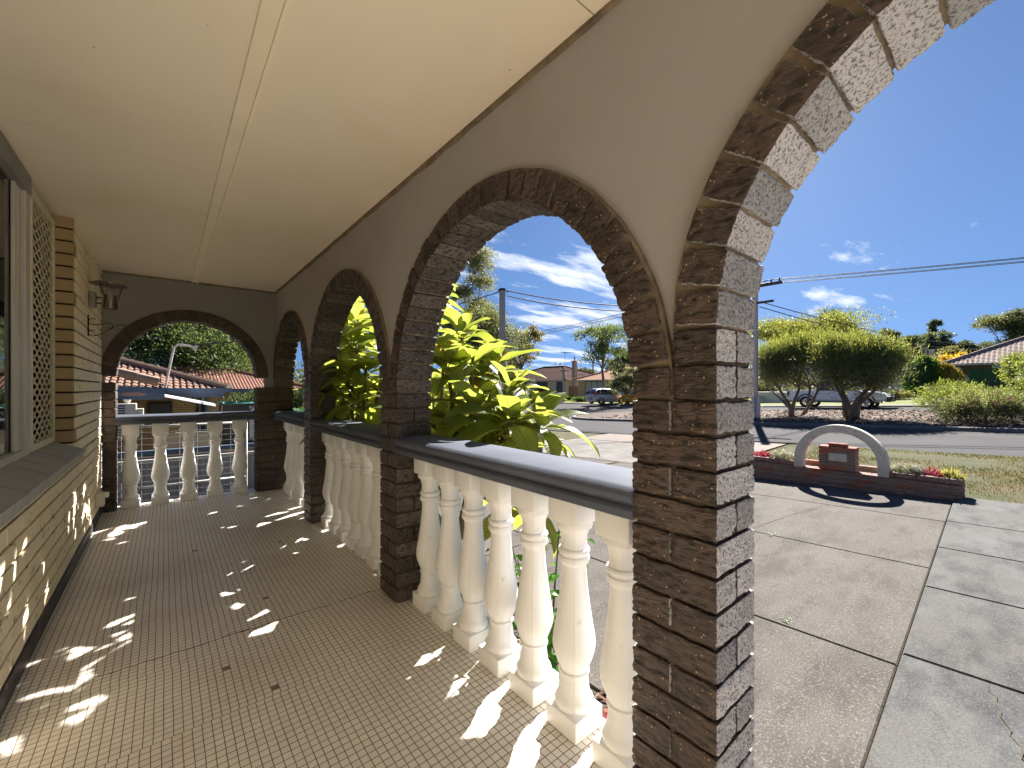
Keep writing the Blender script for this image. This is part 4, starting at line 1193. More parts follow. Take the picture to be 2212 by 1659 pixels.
def lm3(key, c, tr=0.3, rough=0.5):
    if key not in LM:
        c = tuple(x * 1.35 for x in c)
        LM[key] = [leafmat(key, c, tuple(x * .8 for x in c), tr, rough=rough), leafmat(key + '_light', tuple(x * 1.45 for x in c), tuple(x * 1.2 for x in c), tr, rough=rough), leafmat(key + '_dark', tuple(x * .6 for x in c), tuple(x * .75 for x in c), tr, rough=rough)]
    return LM[key]


def limbs(mb, base, ends, r0_, seed, n=6):
    r = random.Random(seed); b = Vector(base)
    for e in ends:
        e = Vector(e); m1 = b.lerp(e, .35) + Vector((r.uniform(-.1, .1), r.uniform(-.1, .1), .1)) * (e - b).length * .3; m2 = b.lerp(e, .7) + Vector((r.uniform(-.1, .1), r.uniform(-.1, .1), .05)) * (e - b).length * .3
        mb.tube([b, m1, m2, e], [r0_, r0_ * .75, r0_ * .45, r0_ * .15], n)


def tree(name, label, cat, x, y, blobs, ncl, per, spread, ln, wd, key, col, seed, trunk=None, limb=None, group=None, z=None, up=.3, tr=.3, bark=None, out=.6, flat=.6, rough=.5, extra=None):
    z = float(gz(x, y)) if z is None else z
    o = thing(name, label, cat, (x, y, z), 0, group)
    foliage(blobs, ncl, per, spread, ln, wd, seed, up, 3, flat, out).build('crown', lm3(key, col, tr, rough), o)
    mb = MB()
    if trunk:
        mb.tube([Vector(p) for p, _ in trunk], [q for _, q in trunk], 9); top = trunk[-1]
        c, _ = clumps(blobs, limb or 7, spread, seed + 5); limbs(mb, top[0], [tuple(q) for q in c], top[1] * .7, seed)
    if extra: extra(mb)
    if mb.n: mb.build('trunk', bark or m_bark, o, smooth=True)
    return o


# the two round bottlebrush trees on the island
def bottlebrush(label, x, y, blobs, trunks, seed):
    z = float(gz(x, y)) + .1; o = thing('bottlebrush_tree', label, 'tree', (x, y, z), 0, 'bottlebrush trees on the island')
    r = np.random.default_rng(seed)
    k_ = random.Random(seed); q_ = list(blobs[:3])
    for b in q_:
        for j in range(4):
            a = k_.uniform(0, 6.28); e = k_.uniform(-.1, 1.1); blobs = blobs + [(b[0] + b[3] * .72 * math.cos(a) * math.cos(e), b[1] + b[4] * .72 * math.sin(a) * math.cos(e), b[2] + b[5] * .8 * math.sin(e), .40, .40, .42)]
    # lime new growth on top, dull olive lower down and inside
    top = [(b[0], b[1], b[2] + b[5] * .40, b[3] * .88, b[4] * .88, b[5] * .66) for b in blobs[:3]] + [b for b in blobs[4:] if b[2] > 2.2]
    mb = foliage(top, 420, 36, .46, .21, .030, seed, 1.0, 2, 1.0, .5); mb.build('crown', [leafmat('lime_shoot', (0.085, 0.135, 0.038), (0.115, 0.155, 0.042), .42), leafmat('green_shoot', (0.062, 0.10, 0.034), (0.085, 0.12, 0.038), .38)], o)
    low = [(b[0], b[1], b[2] - b[5] * .10, b[3], b[4], b[5] * .80) for b in blobs]
    mb = foliage(low, 560, 32, .52, .19, .028, seed + 1, .45, 3, .9, .7, True); mb.build('crown', lm3('olive_shoot', (0.082, 0.105, 0.055), .3), o)
    mb = MB()
    for tr_ in trunks:
        mb.tube([Vector(p) for p, _ in tr_], [q for _, q in tr_], 8)
        c, _ = clumps(blobs, 5, .3, seed + 7); e = Vector(tr_[-1][0])
        c = sorted([Vector(q) for q in c], key=lambda q: (q - e).length)[:3]
        limbs(mb, e, c, tr_[-1][1] * .8, seed)
    c, n_ = clumps(low, 260, .3, seed + 9)
    for p, q in zip(c, n_):
        p = Vector(p); d = Vector(q) * .5 + Vector((RNG.normal() * .4, RNG.normal() * .4, .5)); mb.tube([p - d * .3, p + d * .32], [.007, .003], 4)
    mb.build('trunk', m_bark, o, smooth=True)


bottlebrush('left round bottlebrush tree on the island, with forked low trunk and one leaning stem', 24.0, 7.3,
            [(0.1, .1, 2.5, 1.45, 1.45, 1.25), (.2, -.8, 2.9, 1.15, 1.0, 1.1), (-.2, .9, 2.4, 1.05, .9, .95), (0, .5, 2.1, 1.25, 1.15, .5)],
            [[((0, 0, -.1), .15), ((0, .02, .35), .13), ((0, .25, .8), .085), ((0, .55, 1.35), .06)], [((0, .0, .3), .11), ((0, -.12, .75), .08), ((.1, -.3, 1.4), .06)], [((0, .02, .35), .10), ((0, .6, .95), .05), ((.1, 1.1, 1.4), .035)], [((.2, -.28, -.1), .08), ((.1, -.75, .55), .07), ((0, -1.15, 1.4), .05)], [((0, -.65, .5), .06), ((.1, -.75, 1.4), .05)]], 41)
bottlebrush('right round bottlebrush tree on the bark island, with a stout fluted trunk', 22.9, 4.66,
            [(0, -.1, 2.2, 1.35, 1.3, 1.2), (0, .55, 2.4, 1.0, .85, 1.0), (.1, -.8, 2.1, 1.0, .85, .95), (0, -.1, 1.85, 1.3, 1.3, .5)],
            [[((0, 0, -.1), .17), ((0, 0, .4), .16), ((0, -.15, .8), .11), ((0, -.5, 1.3), .07)], [((.1, .12, -.1), .12), ((.1, .14, .5), .10), ((.1, .4, 1.2), .06)], [((-.05, -.12, -.05), .11), ((-.05, -.2, .6), .09), ((-.1, -.75, 1.25), .05)], [((.15, .3, -.1), .09), ((.1, .35, .8), .07), ((0, .6, 1.4), .05)]], 43)

G_SH = 'shrubs at the right end of the island'
tree('grevillea_shrub', 'spreading fine-leaved grey-green shrub with a few pink flowers at the island kerb', 'shrub', 21.3, .80, [(0, 0, .62, .95, 1.0, .62), (.3, -.55, .55, .7, .6, .5), (-.1, .6, .45, .6, .6, .42)], 420, 34, .26, .11, .026, 'grey_green_shrub', (0.075, 0.105, 0.05), 51, [((0, 0, 0), .05), ((0, 0, .4), .04)], group=G_SH, out=1.0)
tree('grevillea_shrub', 'taller green shrub behind the pink-flowered one, left of it', 'shrub', 23.4, 1.75, [(0, 0, .85, .95, 1.0, .75), (.2, -.6, .8, .7, .7, .6), (.4, -1.2, .7, .7, .7, .6)], 300, 32, .28, .12, .028, 'mid_green_shrub', (0.075, 0.115, 0.032), 53, [((0, 0, 0), .05), ((0, 0, .5), .04)], group=G_SH, out=.9)
tree('grevillea_shrub', 'tall loose shrub on slender stems at the right edge of the picture', 'shrub', 22.6, -.55, [(0, 0, 1.75, .75, .8, .9), (.1, .2, 1.0, .65, .7, .55), (0, -.4, 2.0, .6, .6, .6)], 260, 30, .28, .13, .03, 'loose_green_shrub', (0.08, 0.12, 0.04), 55, [((0, 0, 0), .06), ((0, .05, .9), .045)], group=G_SH, out=.8)
r5 = random.Random(5); gsh = [o for o in C.objects if o.get('label', '').startswith('spreading fine')][0]; m_sal = M('salmon_flower', (0.65, 0.22, 0.16))
for yy, xx, zz in ((.95, 20.45, .98), (.55, 20.5, .9), (1.2, 20.6, .82), (.3, 20.5, 1.0)):
    pk = MB()
    for k in range(7): pk.obox((xx + r5.uniform(-.06, .06) - 21.3, yy + r5.uniform(-.06, .06) - .8, zz + r5.uniform(-.05, .05) - .05), (.02, 0, .01), (0, .02, .01), (0, 0, .014))
    pk.build('flower', m_sal, gsh)


def conifer(label, x, y, h, rx, key, col, seed):
    z = float(gz(x, y)) + .1; o = thing('conifer', label, 'conifer', (x, y, z), 0, 'clipped conifers on the far lawn'); r = np.random.default_rng(seed)
    n = 520; t = r.uniform(0, 1, n) ** .8; a = r.uniform(0, 6.28, n); prof = np.sin(np.pi * np.clip(.16 + .84 * t, 0, 1)) ** .72
    lob = 1 + .07 * np.sin(a * 7 + t * 9)
    c = np.stack([rx * prof * lob * np.cos(a), rx * prof * lob * np.sin(a), h * (.02 + .95 * t)], -1)
    mb = MB(); per = 22; ci = np.repeat(np.arange(n), per)
    p = c[ci] + r.normal(size=(n * per, 3)) * np.array([.05, .05, .09]); nr = np.stack([np.cos(a), np.sin(a), 0 * a + .7], -1)[ci]
    d = nr * .7 + np.array([0, 0, 1.3]) + r.normal(size=(n * per, 3)) * .45; d /= np.linalg.norm(d, axis=1, keepdims=True)
    s = np.cross(d, r.normal(size=(n * per, 3))); s /= np.linalg.norm(s, axis=1, keepdims=True)
    v = np.stack([p, p + d * .07 + s * .02, p + d * .15, p + d * .07 - s * .02], 1).reshape(-1, 3)
    mb.add(v, [(4 * i, 4 * i + 1, 4 * i + 2, 4 * i + 3) for i in range(n * per)], [int(q) for q in r.integers(0, 3, n)[ci]]); mb.build('crown', lm3(key, col, .2), o)
    mb = MB(); mb.lathe([(.0, .05), (rx * .62, .12), (rx * .80, h * .32), (rx * .66, h * .6), (rx * .3, h * .85), (.0, h * .95)], 14); mb.build('trunk', lm3(key, col, .2)[2], o, smooth=True)


conifer('dark green cone-shaped conifer on the far lawn', *P(1997, 34), 3.2, 1.25, 'dark_conifer', (0.025, 0.075, 0.018), 61)
conifer('golden-tipped rounded conifer in front of the beige fence', *P(2041, 33), 2.45, .95, 'golden_conifer', (0.14, 0.13, 0.025), 62)

G_T = 'trees beyond the street'


def btree(label, px, d, top, bot, wpx, key, col, seed, shape='round', n=230, per=48, name='tree', trunkh=None, up=.25, ln=None, group=G_T, sparse=1.0):
    x, y = P(px, d); z = float(gz(x, y)); u = (px - 1106) / FPX; st = math.sqrt(1 + u * u)
    zt, zb = Z(top, d) - z, Z(bot, d) - z; R = 1.12 * wpx * d / FPX / 2 / st; H = (zt - zb) / 2; zc = (zt + zb) / 2; r = random.Random(seed)
    if shape == 'flat':
        bl = [(r.uniform(-.7, .7) * R, r.uniform(-.75, .75) * R, zc + H * r.uniform(.1, .8), R * .38, R * .42, H * .30) for k in range(12)]
    elif shape == 'tall':
        bl = [(r.uniform(-.35, .35) * R, r.uniform(-.5, .5) * R, zb + (zt - zb) * (k + .5) / 9, R * r.uniform(.35, .6), R * r.uniform(.4, .65), H * .2) for k in range(9)]
    elif shape == 'open':
        bl = [(r.uniform(-.6, .6) * R, r.uniform(-.75, .75) * R, zc + H * r.uniform(-.75, .8), R * .36, R * .40, H * .27) for k in range(22)]
    else:
        bl = [(0, 0, zc - H * .1, R * .78, R * .8, H * .72)] + [(r.uniform(-.6, .6) * R, r.uniform(-.65, .65) * R, zc + H * r.uniform(-.5, .62), R * .40, R * .40, H * .36) for k in range(8)]
    ln = ln or max(.16, d * .0055); sp = max(.45, R * .24) * sparse
    tz = trunkh if trunkh else max(.3, zb + H * .3)
    return tree(name, label, 'tree', x, y, bl, n, per, sp, ln, ln * .42, key, col, seed, [((0, 0, -.2), .03 * R + .10), ((.05 * R, 0, tz * .5), .027 * R + .08), ((0, .04 * R, tz), .022 * R + .06)], 9, group, up=up)


# right-hand distance
btree('wide flat-topped tree with yellow-green canopy behind the bottlebrushes', 1735, 46, 688, 790, 235, 'flat_canopy', (0.085, 0.115, 0.03), 71, 'flat', 420, 50)
btree('dark green tree rising behind the flat-topped canopy', 1808, 62, 669, 790, 125, 'far_dark', (0.035, 0.06, 0.03), 72, 'round', 190)
btree('bushy dark tree above the right bottlebrush, left of the gap with wires', 1922, 72, 704, 800, 46, 'far_pine', (0.04, 0.062, 0.035), 73, 'round', 120)
btree('second bushy dark tree, right next to the one above the bottlebrush', 1962, 74, 716, 800, 52, 'far_pine', (0.04, 0.062, 0.035), 74, 'round', 120)
btree('dark bushy tree filling the gap left of the pine-like tree', 1990, 86, 722, 800, 70, 'far_blue_green', (0.045, 0.072, 0.045), 175, 'round', 160)
btree('low dark tree mass right of the pine-like tree, before the gum', 2125, 84, 738, 800, 80, 'far_blue_green', (0.045, 0.072, 0.045), 176, 'round', 160)
btree('rounded pine-like tree with a small knob on top in the right distance', 2030, 80, 709, 790, 84, 'far_blue_green', (0.045, 0.072, 0.045), 75, 'round', 170)
btree('knob-topped thin tree standing behind the rounded pine-like tree', 2016, 84, 696, 760, 26, 'far_blue_green', (0.045, 0.072, 0.045), 76, 'tall', 60)
btree('lower rounded tree right of the pine-like one', 2086, 78, 730, 790, 66, 'far_blue_green', (0.045, 0.072, 0.045), 77, 'round', 130)
btree('big open gum tree behind the tiled roof at the right edge', 2185, 60, 676, 790, 150, 'far_gum', (0.05, 0.072, 0.035), 78, 'open', 380, 50)
btree('grey-green garden tree below the pine-like tree', 2035, 62, 752, 815, 105, 'garden_grey', (0.10, 0.125, 0.06), 79, 'round', 130)
btree('low bright shrub tree with yellow blossom left of the tiled roof', 2070, 56, 765, 815, 80, 'yellow_blossom', (0.22, 0.19, 0.03), 80, 'round', 90)
btree('dark garden tree between the bottlebrush and the conifer', 1945, 56, 752, 830, 62, 'far_pine', (0.04, 0.062, 0.035), 81, 'round', 100)
btree('leafy green shrub tree overhanging the green fence at the right edge', 2200, 28, 752, 850, 62, 'bright_tree', (0.085, 0.125, 0.03), 82, 'round', 120)
# left-hand distance seen through the second arch
btree('tall slender gum tree with wispy top left of the power pole', 1030, 44, 540, 800, 125, 'gum_grey', (0.07, 0.09, 0.045), 84, 'tall', 420, 46, sparse=.9)
btree('full gum tree crown directly behind the power pole', 1030, 40, 632, 850, 190, 'gum_olive', (0.055, 0.078, 0.035), 85, 'round', 620, 50)
btree('bronze-leaved tree right of the power pole', 1128, 46, 696, 815, 72, 'bronze_tree', (0.085, 0.085, 0.028), 86, 'round', 130, 40)
btree('open kurrajong-like street tree with clear trunk in front of the cream brick house', 1303, 43, 702, 800, 106, 'street_tree', (0.05, 0.085, 0.03), 87, 'open', 150, 44, trunkh=3.6)
btree('green tree behind the cream brick house', 1345, 66, 742, 830, 70, 'far_dark', (0.035, 0.06, 0.03), 88, 'round', 130)
btree('round weeping shrub beside the second arch pier, by the yellow car', 1352, 41, 778, 868, 60, 'weeping_shrub', (0.06, 0.085, 0.045), 89, 'round', 120, 40, up=-.4)
btree('small dark tree behind the chimney of the maroon-roofed house', 1258, 74, 796, 830, 50, 'far_pine', (0.04, 0.062, 0.035), 90, 'open', 60)
btree('dark bushy tree at the left of the maroon roof', 1105, 62, 772, 840, 60, 'far_dark', (0.035, 0.06, 0.03), 91, 'round', 100)
# seen through the end arch
btree('huge glossy dark green tree rising over the neighbour roofs beyond the end arch', 405, 33, 590, 930, 430, 'glossy_tree', (0.04, 0.07, 0.028), 92, 'round', 1900, 60, ln=.24)
btree('olive tree at the right of the huge glossy tree beyond the end arch', 535, 38, 660, 900, 130, 'olive_tree', (0.09, 0.10, 0.03), 93, 'round', 150)
btree('dark conifer hedge tree behind the trampoline net', 528, 22, 838, 925, 90, 'hedge_green', (0.03, 0.055, 0.022), 94, 'round', 170, ln=.13)
btree('fine-leaved green tree right of the hedge, beside the end pier', 620, 26, 842, 925, 80, 'hedge_green', (0.03, 0.055, 0.022), 95, 'round', 120, ln=.15)


def hedge(label, px0, px1, d, top, key, col, seed, name='hedge', n=110):
    x0, y0 = P(px0, d); x1, y1 = P(px1, d); L_ = math.hypot(x1 - x0, y1 - y0); x, y = (x0 + x1) / 2, (y0 + y1) / 2; z = float(gz(x, y)); h = Z(top, d) - z
    o = thing(name, label, 'hedge' if name == 'hedge' else 'shrub', (x, y, z)); k = max(2, int(L_ / max(.6, h)))
    bl = [((x0 + (x1 - x0) * (i + .5) / k) - x, (y0 + (y1 - y0) * (i + .5) / k) - y, h * .45, L_ / k * .7, L_ / k * .7, h * .52) for i in range(k)]
    foliage(bl, n, 34, .3, max(.1, d * .0045), max(.04, d * .002), seed).build('foliage', lm3(key, col, .3), o); return o


hedge('low pale green groundcover hedge behind the left bottlebrush trunk', 1628, 1712, 36, 853, 'pale_hedge', (0.19, 0.20, 0.075), 101)
hedge('small leafy bushes left of the island trees, beyond the hedge', 1626, 1668, 46, 828, 'far_dark', (0.035, 0.06, 0.03), 102)
hedge('low rose bushes on the far lawn behind the front of the white car', 1925, 1962, 31, 846, 'rose_bush', (0.08, 0.10, 0.04), 103, 'rose_bush', 50)
hedge('flower bed shrubs under the windows of the maroon-roofed house', 1180, 1238, 51, 856, 'bed_green', (0.06, 0.10, 0.03), 104, 'garden_shrub', 90)
hedge('low dark shrubs along the wall of the cream brick house, left of the silver car', 1240, 1268, 47, 858, 'bed_dark', (0.04, 0.075, 0.03), 105, 'garden_shrub', 50)
hedge('dense hedge closing the yard behind the neighbour house', 560, 680, 48, 826, 'far_dark', (0.035, 0.06, 0.03), 106, n=160)
far = MB(); rf = np.random.default_rng(9); bl = []
for k in range(130):
    a = -0.35 + 2.2 * k / 130; dd = rf.uniform(95, 150); bl.append((dd * math.sin(a), dd * math.cos(a), rf.uniform(0, 2.5), rf.uniform(4, 8), rf.uniform(4, 8), rf.uniform(2.5, 5)))
foliage(bl, 1500, 22, 3.0, .9, .5, 77).build('distant_woodland', lm3('distant_green', (0.06, 0.08, 0.05), .2))
tag(bpy.data.objects['distant_woodland'], kind='stuff')

# ================================================================== houses
def tile_plane(mb, o, u, v, ulim, length, g=.32, pitch=.25, amp=.02, lip=.028, m=0, samp=5):
    o, u, v = Vector(o), Vector(u).normalized(), Vector(v).normalized(); n = u.cross(v); rows = max(1, int(round(length / g))); g = length / rows
    for i in range(rows):
        a0, a1 = ulim(i / rows); b0, b1 = ulim((i + 1) / rows)
        k = max(2, int((a1 - a0) / (pitch / samp))); V = []; F = []
        for j in range(k + 1):
            t = j / k; ua = a0 + (a1 - a0) * t; ub = b0 + (b1 - b0) * t
            ph = 2 * math.pi * ua / pitch; h = amp * (math.sin(ph) + .35 * math.sin(2 * ph + .6)); ub_ = min(max(ua, b0), b1)
            V += [o + u * ua + v * (i * g - .012) + n * (h - .004), o + u * ua + v * (i * g - .012) + n * (h + lip), o + u * ub_ + v * ((i + 1) * g) + n * (h + .002)]
        for j in range(k):
            F += [(3 * j, 3 * j + 3, 3 * j + 4, 3 * j + 1), (3 * j + 1, 3 * j + 4, 3 * j + 5, 3 * j + 2)]
        mb.add(V, F, m)


def caps(mb, a, b, r=.11, m=1):
    a, b = Vector(a), Vector(b); n = max(1, int((b - a).length / .42))
    for i in range(n):
        p, q = a.lerp(b, i / n), a.lerp(b, (i + 1.04) / n); mb.tube([p, q], [r * 1.12, r * .95], 8, m)


def hip_roof(mb, x0, x1, y0, y1, z, tanp, ov=.5, **kw):
    x0 -= ov; x1 += ov; y0 -= ov; y1 += ov; W, D_ = x1 - x0, y1 - y0; run = min(W, D_) / 2; rise = run * tanp; sl = math.hypot(run, rise); c, s = run / sl, rise / sl
    f = lambda Ln: (lambda t: (t * run, Ln - t * run))
    tile_plane(mb, (x0, y1, z), (0, -1, 0), (c, 0, s), f(D_), sl, **kw); tile_plane(mb, (x1, y0, z), (0, 1, 0), (-c, 0, s), f(D_), sl, **kw)
    tile_plane(mb, (x0, y0, z), (1, 0, 0), (0, c, s), f(W), sl, **kw); tile_plane(mb, (x1, y1, z), (-1, 0, 0), (0, -c, s), f(W), sl, **kw)
    if D_ >= W: A, B = (x0 + run, y0 + run, z + rise), (x0 + run, y1 - run, z + rise)
    else: A, B = (x0 + run, y0 + run, z + rise), (x1 - run, y0 + run, z + rise)
    up = Vector((0, 0, .04))
    caps(mb, Vector(A) + up, Vector(B) + up)
    if D_ >= W: prs = ((A, (x0, y0, z)), (A, (x1, y0, z)), (B, (x0, y1, z)), (B, (x1, y1, z)))
    else: prs = ((A, (x0, y0, z)), (A, (x0, y1, z)), (B, (x1, y0, z)), (B, (x1, y1, z)))
    for p, q in prs: caps(mb, Vector(q) + up, Vector(p) + up)
    return rise


def brickmat(name, c1, c2, mortar, sx=.23, sz=.086, mw=.06):
    m, nt, b, out = nodes(name); tc = N(nt, 'ShaderNodeTexCoord'); sp = N(nt, 'ShaderNodeSeparateXYZ'); L(nt, tc.outputs['Object'], sp.inputs[0])
    cb = N(nt, 'ShaderNodeCombineXYZ'); L(nt, math2(nt, 'ADD', sp.outputs[0], sp.outputs[1]), cb.inputs[0]); L(nt, sp.outputs[2], cb.inputs[1])
    bt = N(nt, 'ShaderNodeTexBrick'); L(nt, cb.outputs[0], bt.inputs['Vector'])
    bt.inputs['Color1'].default_value = rgba(c1); bt.inputs['Color2'].default_value = rgba(c2); bt.inputs['Mortar'].default_value = rgba(mortar)
    bt.inputs['Scale'].default_value = 1; bt.inputs['Mortar Size'].default_value = mw * sz * 1.6; bt.inputs['Brick Width'].default_value = sx; bt.inputs['Row Height'].default_value = sz
    L(nt, bt.outputs['Color'], b.inputs['Base Color']); b.inputs['Roughness'].default_value = .9; bump(nt, b, math2(nt, 'SUBTRACT', 1.0, bt.outputs['Fac']), .5, .01); return m


m_creamb = brickmat('cream_brickwork', (0.42, 0.31, 0.17), (0.36, 0.26, 0.14), (0.16, 0.12, 0.08))
m_paleb = brickmat('pale_tan_brickwork', (0.56, 0.43, 0.28), (0.48, 0.37, 0.24), (0.38, 0.31, 0.23))
m_redb = brickmat('red_brown_brickwork', (0.17, 0.075, 0.05), (0.13, 0.06, 0.04), (0.22, 0.18, 0.15))
m_rcream = M('cream_painted_render', (0.72, 0.66, 0.57), (0.62, 0.57, 0.49), rough=.8)
m_tmar = M('maroon_roof_tile', (0.085, 0.026, 0.022), (0.06, 0.02, 0.018), rough=.9, scale=3, spec=.1)
m_tora = M('faded_orange_roof_tile', (0.46, 0.22, 0.13), (0.34, 0.165, 0.10), rough=.9, scale=2.5)
m_tbrn = M('weathered_brown_roof_tile', (0.23, 0.13, 0.09), (0.17, 0.10, 0.075), rough=.85, scale=2.5, spot=(0.10, 0.09, 0.07), spotscale=9)
m_tgrey = M('pinkish_grey_roof_tile', (0.34, 0.24, 0.20), (0.26, 0.19, 0.165), rough=.85, scale=2)
m_tred = M('red_roof_tile', (0.30, 0.145, 0.10), (0.23, 0.115, 0.085), rough=.9, scale=3)
m_tcap = M('mortared_ridge_cap', (0.30, 0.20, 0.15), (0.22, 0.16, 0.12), rough=.9, scale=5)
m_gut = M('pale_gutter', (0.50, 0.49, 0.46), rough=.5)
m_blue = M('blue_grey_fascia', (0.095, 0.13, 0.20), (0.08, 0.11, 0.17), rough=.45, scale=4)
m_winf = M('dark_window_frame', (0.03, 0.03, 0.032), rough=.5)
m_wht = M('white_painted_metal', (0.66, 0.66, 0.64), rough=.5)


def house_box(name, label, x0, x1, y0, y1, zw, tanp, mats, ov=.5, samp=4, pitch=.3):
    cx, cy = (x0 + x1) / 2, (y0 + y1) / 2; z0 = float(gz(cx, cy)); o = thing(name, label, 'house', (cx, cy, z0)); a, b, c, d = x0 - cx, x1 - cx, y0 - cy, y1 - cy; h = zw - z0
    mb = MB(); mb.box(a, c, -.8, b, d, h); mb.build('wall', mats[0], o)
    mb = MB(); hip_roof(mb, a, b, c, d, h, tanp, ov, pitch=pitch, samp=samp, amp=.016); ro = mb.build('roof', [mats[1], mats[2]], o)
    mb = MB(); e = ov
    for q in ((a - e, c - e, a - e + .12, d + e), (b + e - .12, c - e, b + e, d + e), (a - e + .12, c - e, b + e - .12, c - e + .12), (a - e + .12, d + e - .12, b + e - .12, d + e)): mb.box(q[0], q[1], h - .16, q[2], q[3], h + .01)
    mb.box(a - e + .12, c - e + .12, h - .10, b + e - .12, d + e - .12, h - .05); mb.build('gutter', mats[3], ro)
    return o, (cx, cy, z0)


def window(o, c, x, y0, y1, z0, z1, blind=None, split=2):
    """window in a wall facing -X"""
    X, ya, yb, za, zb = x - c[0], y0 - c[1], y1 - c[1], z0 - c[2], z1 - c[2]; mb = MB(); t = .06
    mb.box(X - .05, ya, za, X + .03, ya + t, zb); mb.box(X - .05, yb - t, za, X + .03, yb, zb); mb.box(X - .05, ya + t, za, X + .03, yb - t, za + t); mb.box(X - .05, ya + t, zb - t, X + .03, yb - t, zb)
    for k in range(1, split):
        yy = ya + (yb - ya) * k / split; mb.box(X - .045, yy - .03, za + t, X + .03, yy + .03, zb - t)
    f = mb.build('window', m_winf, o); mb = MB(); mb.box(X - .02, ya + t, za + t, X - .005, yb - t, zb - t); mb.build('pane', blind or m_darkglass, f)


# house with maroon roof, far left of the street
o, c = house_box('bungalow', 'pale rendered bungalow with maroon tiles and tall chimney, left of the cream brick one', 42, 52, 39.5, 54, 2.30, .40, (m_rcream, m_tmar, m_tmar, m_gut))
window(o, c, 42, 43.0, 45.2, .3, 2.1); window(o, c, 42, 47.5, 50, .1, 2.1); window(o, c, 42, 40.1, 41.2, .2, 2.1, split=1)
mb = MB(); mb.box(42.6 - c[0], 38.4 - c[1], -.3, 43.1 - c[0], 38.9 - c[1], 4.75 - c[2]); mb.box(42.5 - c[0], 38.3 - c[1], 4.75 - c[2], 43.2 - c[0], 39.0 - c[1], 4.9 - c[2]); mb.tube([(42.85 - c[0], 38.65 - c[1], 4.9 - c[2]), (42.85 - c[0], 38.65 - c[1], 5.5 - c[2])], .09, 8); mb.build('chimney', M('grey_pink_chimney', (0.36, 0.30, 0.27)), o)
mb = MB(); ax, ay = 44 - c[0], 41.5 - c[1]; mb.tube([(ax, ay, 3 - c[2]), (ax, ay, 6.4 - c[2])], .025, 5)
for k in range(8): mb.tube([(ax - 1.2 + .3 * k - .2, ay + .5 + .12 * k - .5, 6.3 - c[2]), (ax - 1.2 + .3 * k + .2, ay + .5 - .12 * k - .5, 6.3 - c[2])], .012, 4)
mb.tube([(ax - 1.5, ay + .6, 6.3 - c[2]), (ax + 1.5, ay - .6, 6.3 - c[2])], .015, 4); mb.build('antenna', m_dplast, o)
mb = MB(); mb.box(41.2 - c[0], 42.5 - c[1], 0, 41.35 - c[0], 52 - c[1], .75 - c[2] + .2); mb.build('verandah_rail', M('dark_red_rail', (0.12, 0.03, 0.025)), o)
# cream brick house
o, c = house_box('bungalow', 'cream brick bungalow with faded orange roof behind the silver and yellow cars', 40.5, 51, 21, 35.9, 2.22, .36, (m_paleb, m_tora, m_tora, m_gut))
window(o, c, 40.5, 31.9, 34.7, .35, 2.05, m_wcurt, 3); window(o, c, 40.5, 26.3, 29.6, .5, 2.05, m_wcurt, 3); window(o, c, 40.5, 22, 24.5, .5, 2.05, m_wcurt, 2)
gt = thing('side_gate', 'tan ribbed gate between the two bungalows', 'gate', (41.6, 37.4, float(gz(41, 37)))); mb = MB()
for k in range(12): mb.bbox(-.03, -1.1 + k * .19, 0, .03, -.93 + k * .19, 1.75, .01)
mb.build('panel', M('tan_steel_sheet', (0.36, 0.24, 0.13), rough=.6), gt)
# brown brick house at the right edge
o, c = house_box('bungalow', 'red-brown brick bungalow with weathered pinkish tiles at the right edge', 55, 67.5, -17, 4.2, 3.40, .484, (m_redb, m_tgrey, m_tgrey, m_gut), .55)
for ya, yb in ((1.0, 1.7), (-1.6, -.7), (-6, -5)):
    mb = MB(); mb.box(54.95 - c[0], ya - c[1], 1.4 - c[2], 55.02 - c[0], yb - c[1], 3.2 - c[2]); f = mb.build('window', m_wht, o)
cp = thing('carport', 'small flat-roofed carport at the left end of the red-brown bungalow', 'carport', (53.5, 5.0, float(gz(53, 5)))); mb = MB(); mb.box(-2, -1.6, 2.25, 3, 1.5, 2.4); mb.build('roof', m_gut, cp)
for yy in (-1.4, 1.3):
    mb = MB(); mb.box(-1.9, yy - .06, 0, -1.78, yy + .06, 2.25); mb.build('post', m_dplast, cp)
fe = thing('steel_fence', 'dark green ribbed steel fence in front of the red-brown bungalow', 'fence', (50, -2.2, float(gz(50, -2)))); mb = MB(); m_grn = M('green_steel_sheet', (0.018, 0.085, 0.04), rough=.5)
y = -4.8
while y < 4.8:
    mb.box(-.02, y, 0, .02, y + .30, 1.95); mb.box(-.05, y + .30, 0, .03, y + .36, 1.97); y += .36
mb.build('panel', m_grn, fe)
fe = thing('steel_fence', 'beige fence panel with a raked end beside the dark green one', 'fence', (50.6, 3.9, float(gz(50, 4)))); mb = MB(); mb.prism([(0, -1.9, 0), (0, 2.3, 0), (0, 2.3, 1.75), (0, -.9, 1.75), (0, -1.5, .95)], (0, 0, 0), (.06, 0, 0)); mb.build('panel', M('beige_steel_sheet', (0.36, 0.32, 0.25), rough=.6), fe)
o, c = house_box('bungalow', 'distant low house with pinkish roof and red chimney above the dark conifer', 72, 82, 6.5, 17, 3.45, .3, (m_rcream, m_tora, m_tora, m_gut))
mb = MB(); mb.box(73.2 - c[0], 7.9 - c[1], 2, 74.0 - c[0], 9.7 - c[1], 4.75 - c[2]); mb.build('chimney', m_tred, o)
wf = thing('picket_fence', 'low white picket fence on the far lawn, left of the dark conifer', 'fence', (*P(1945, 36), float(gz(48, 6)) + .1)); mb = MB()
for k in range(22): mb.box(-.02, -1.6 + k * .15, 0, .02, -1.53 + k * .15, .85)
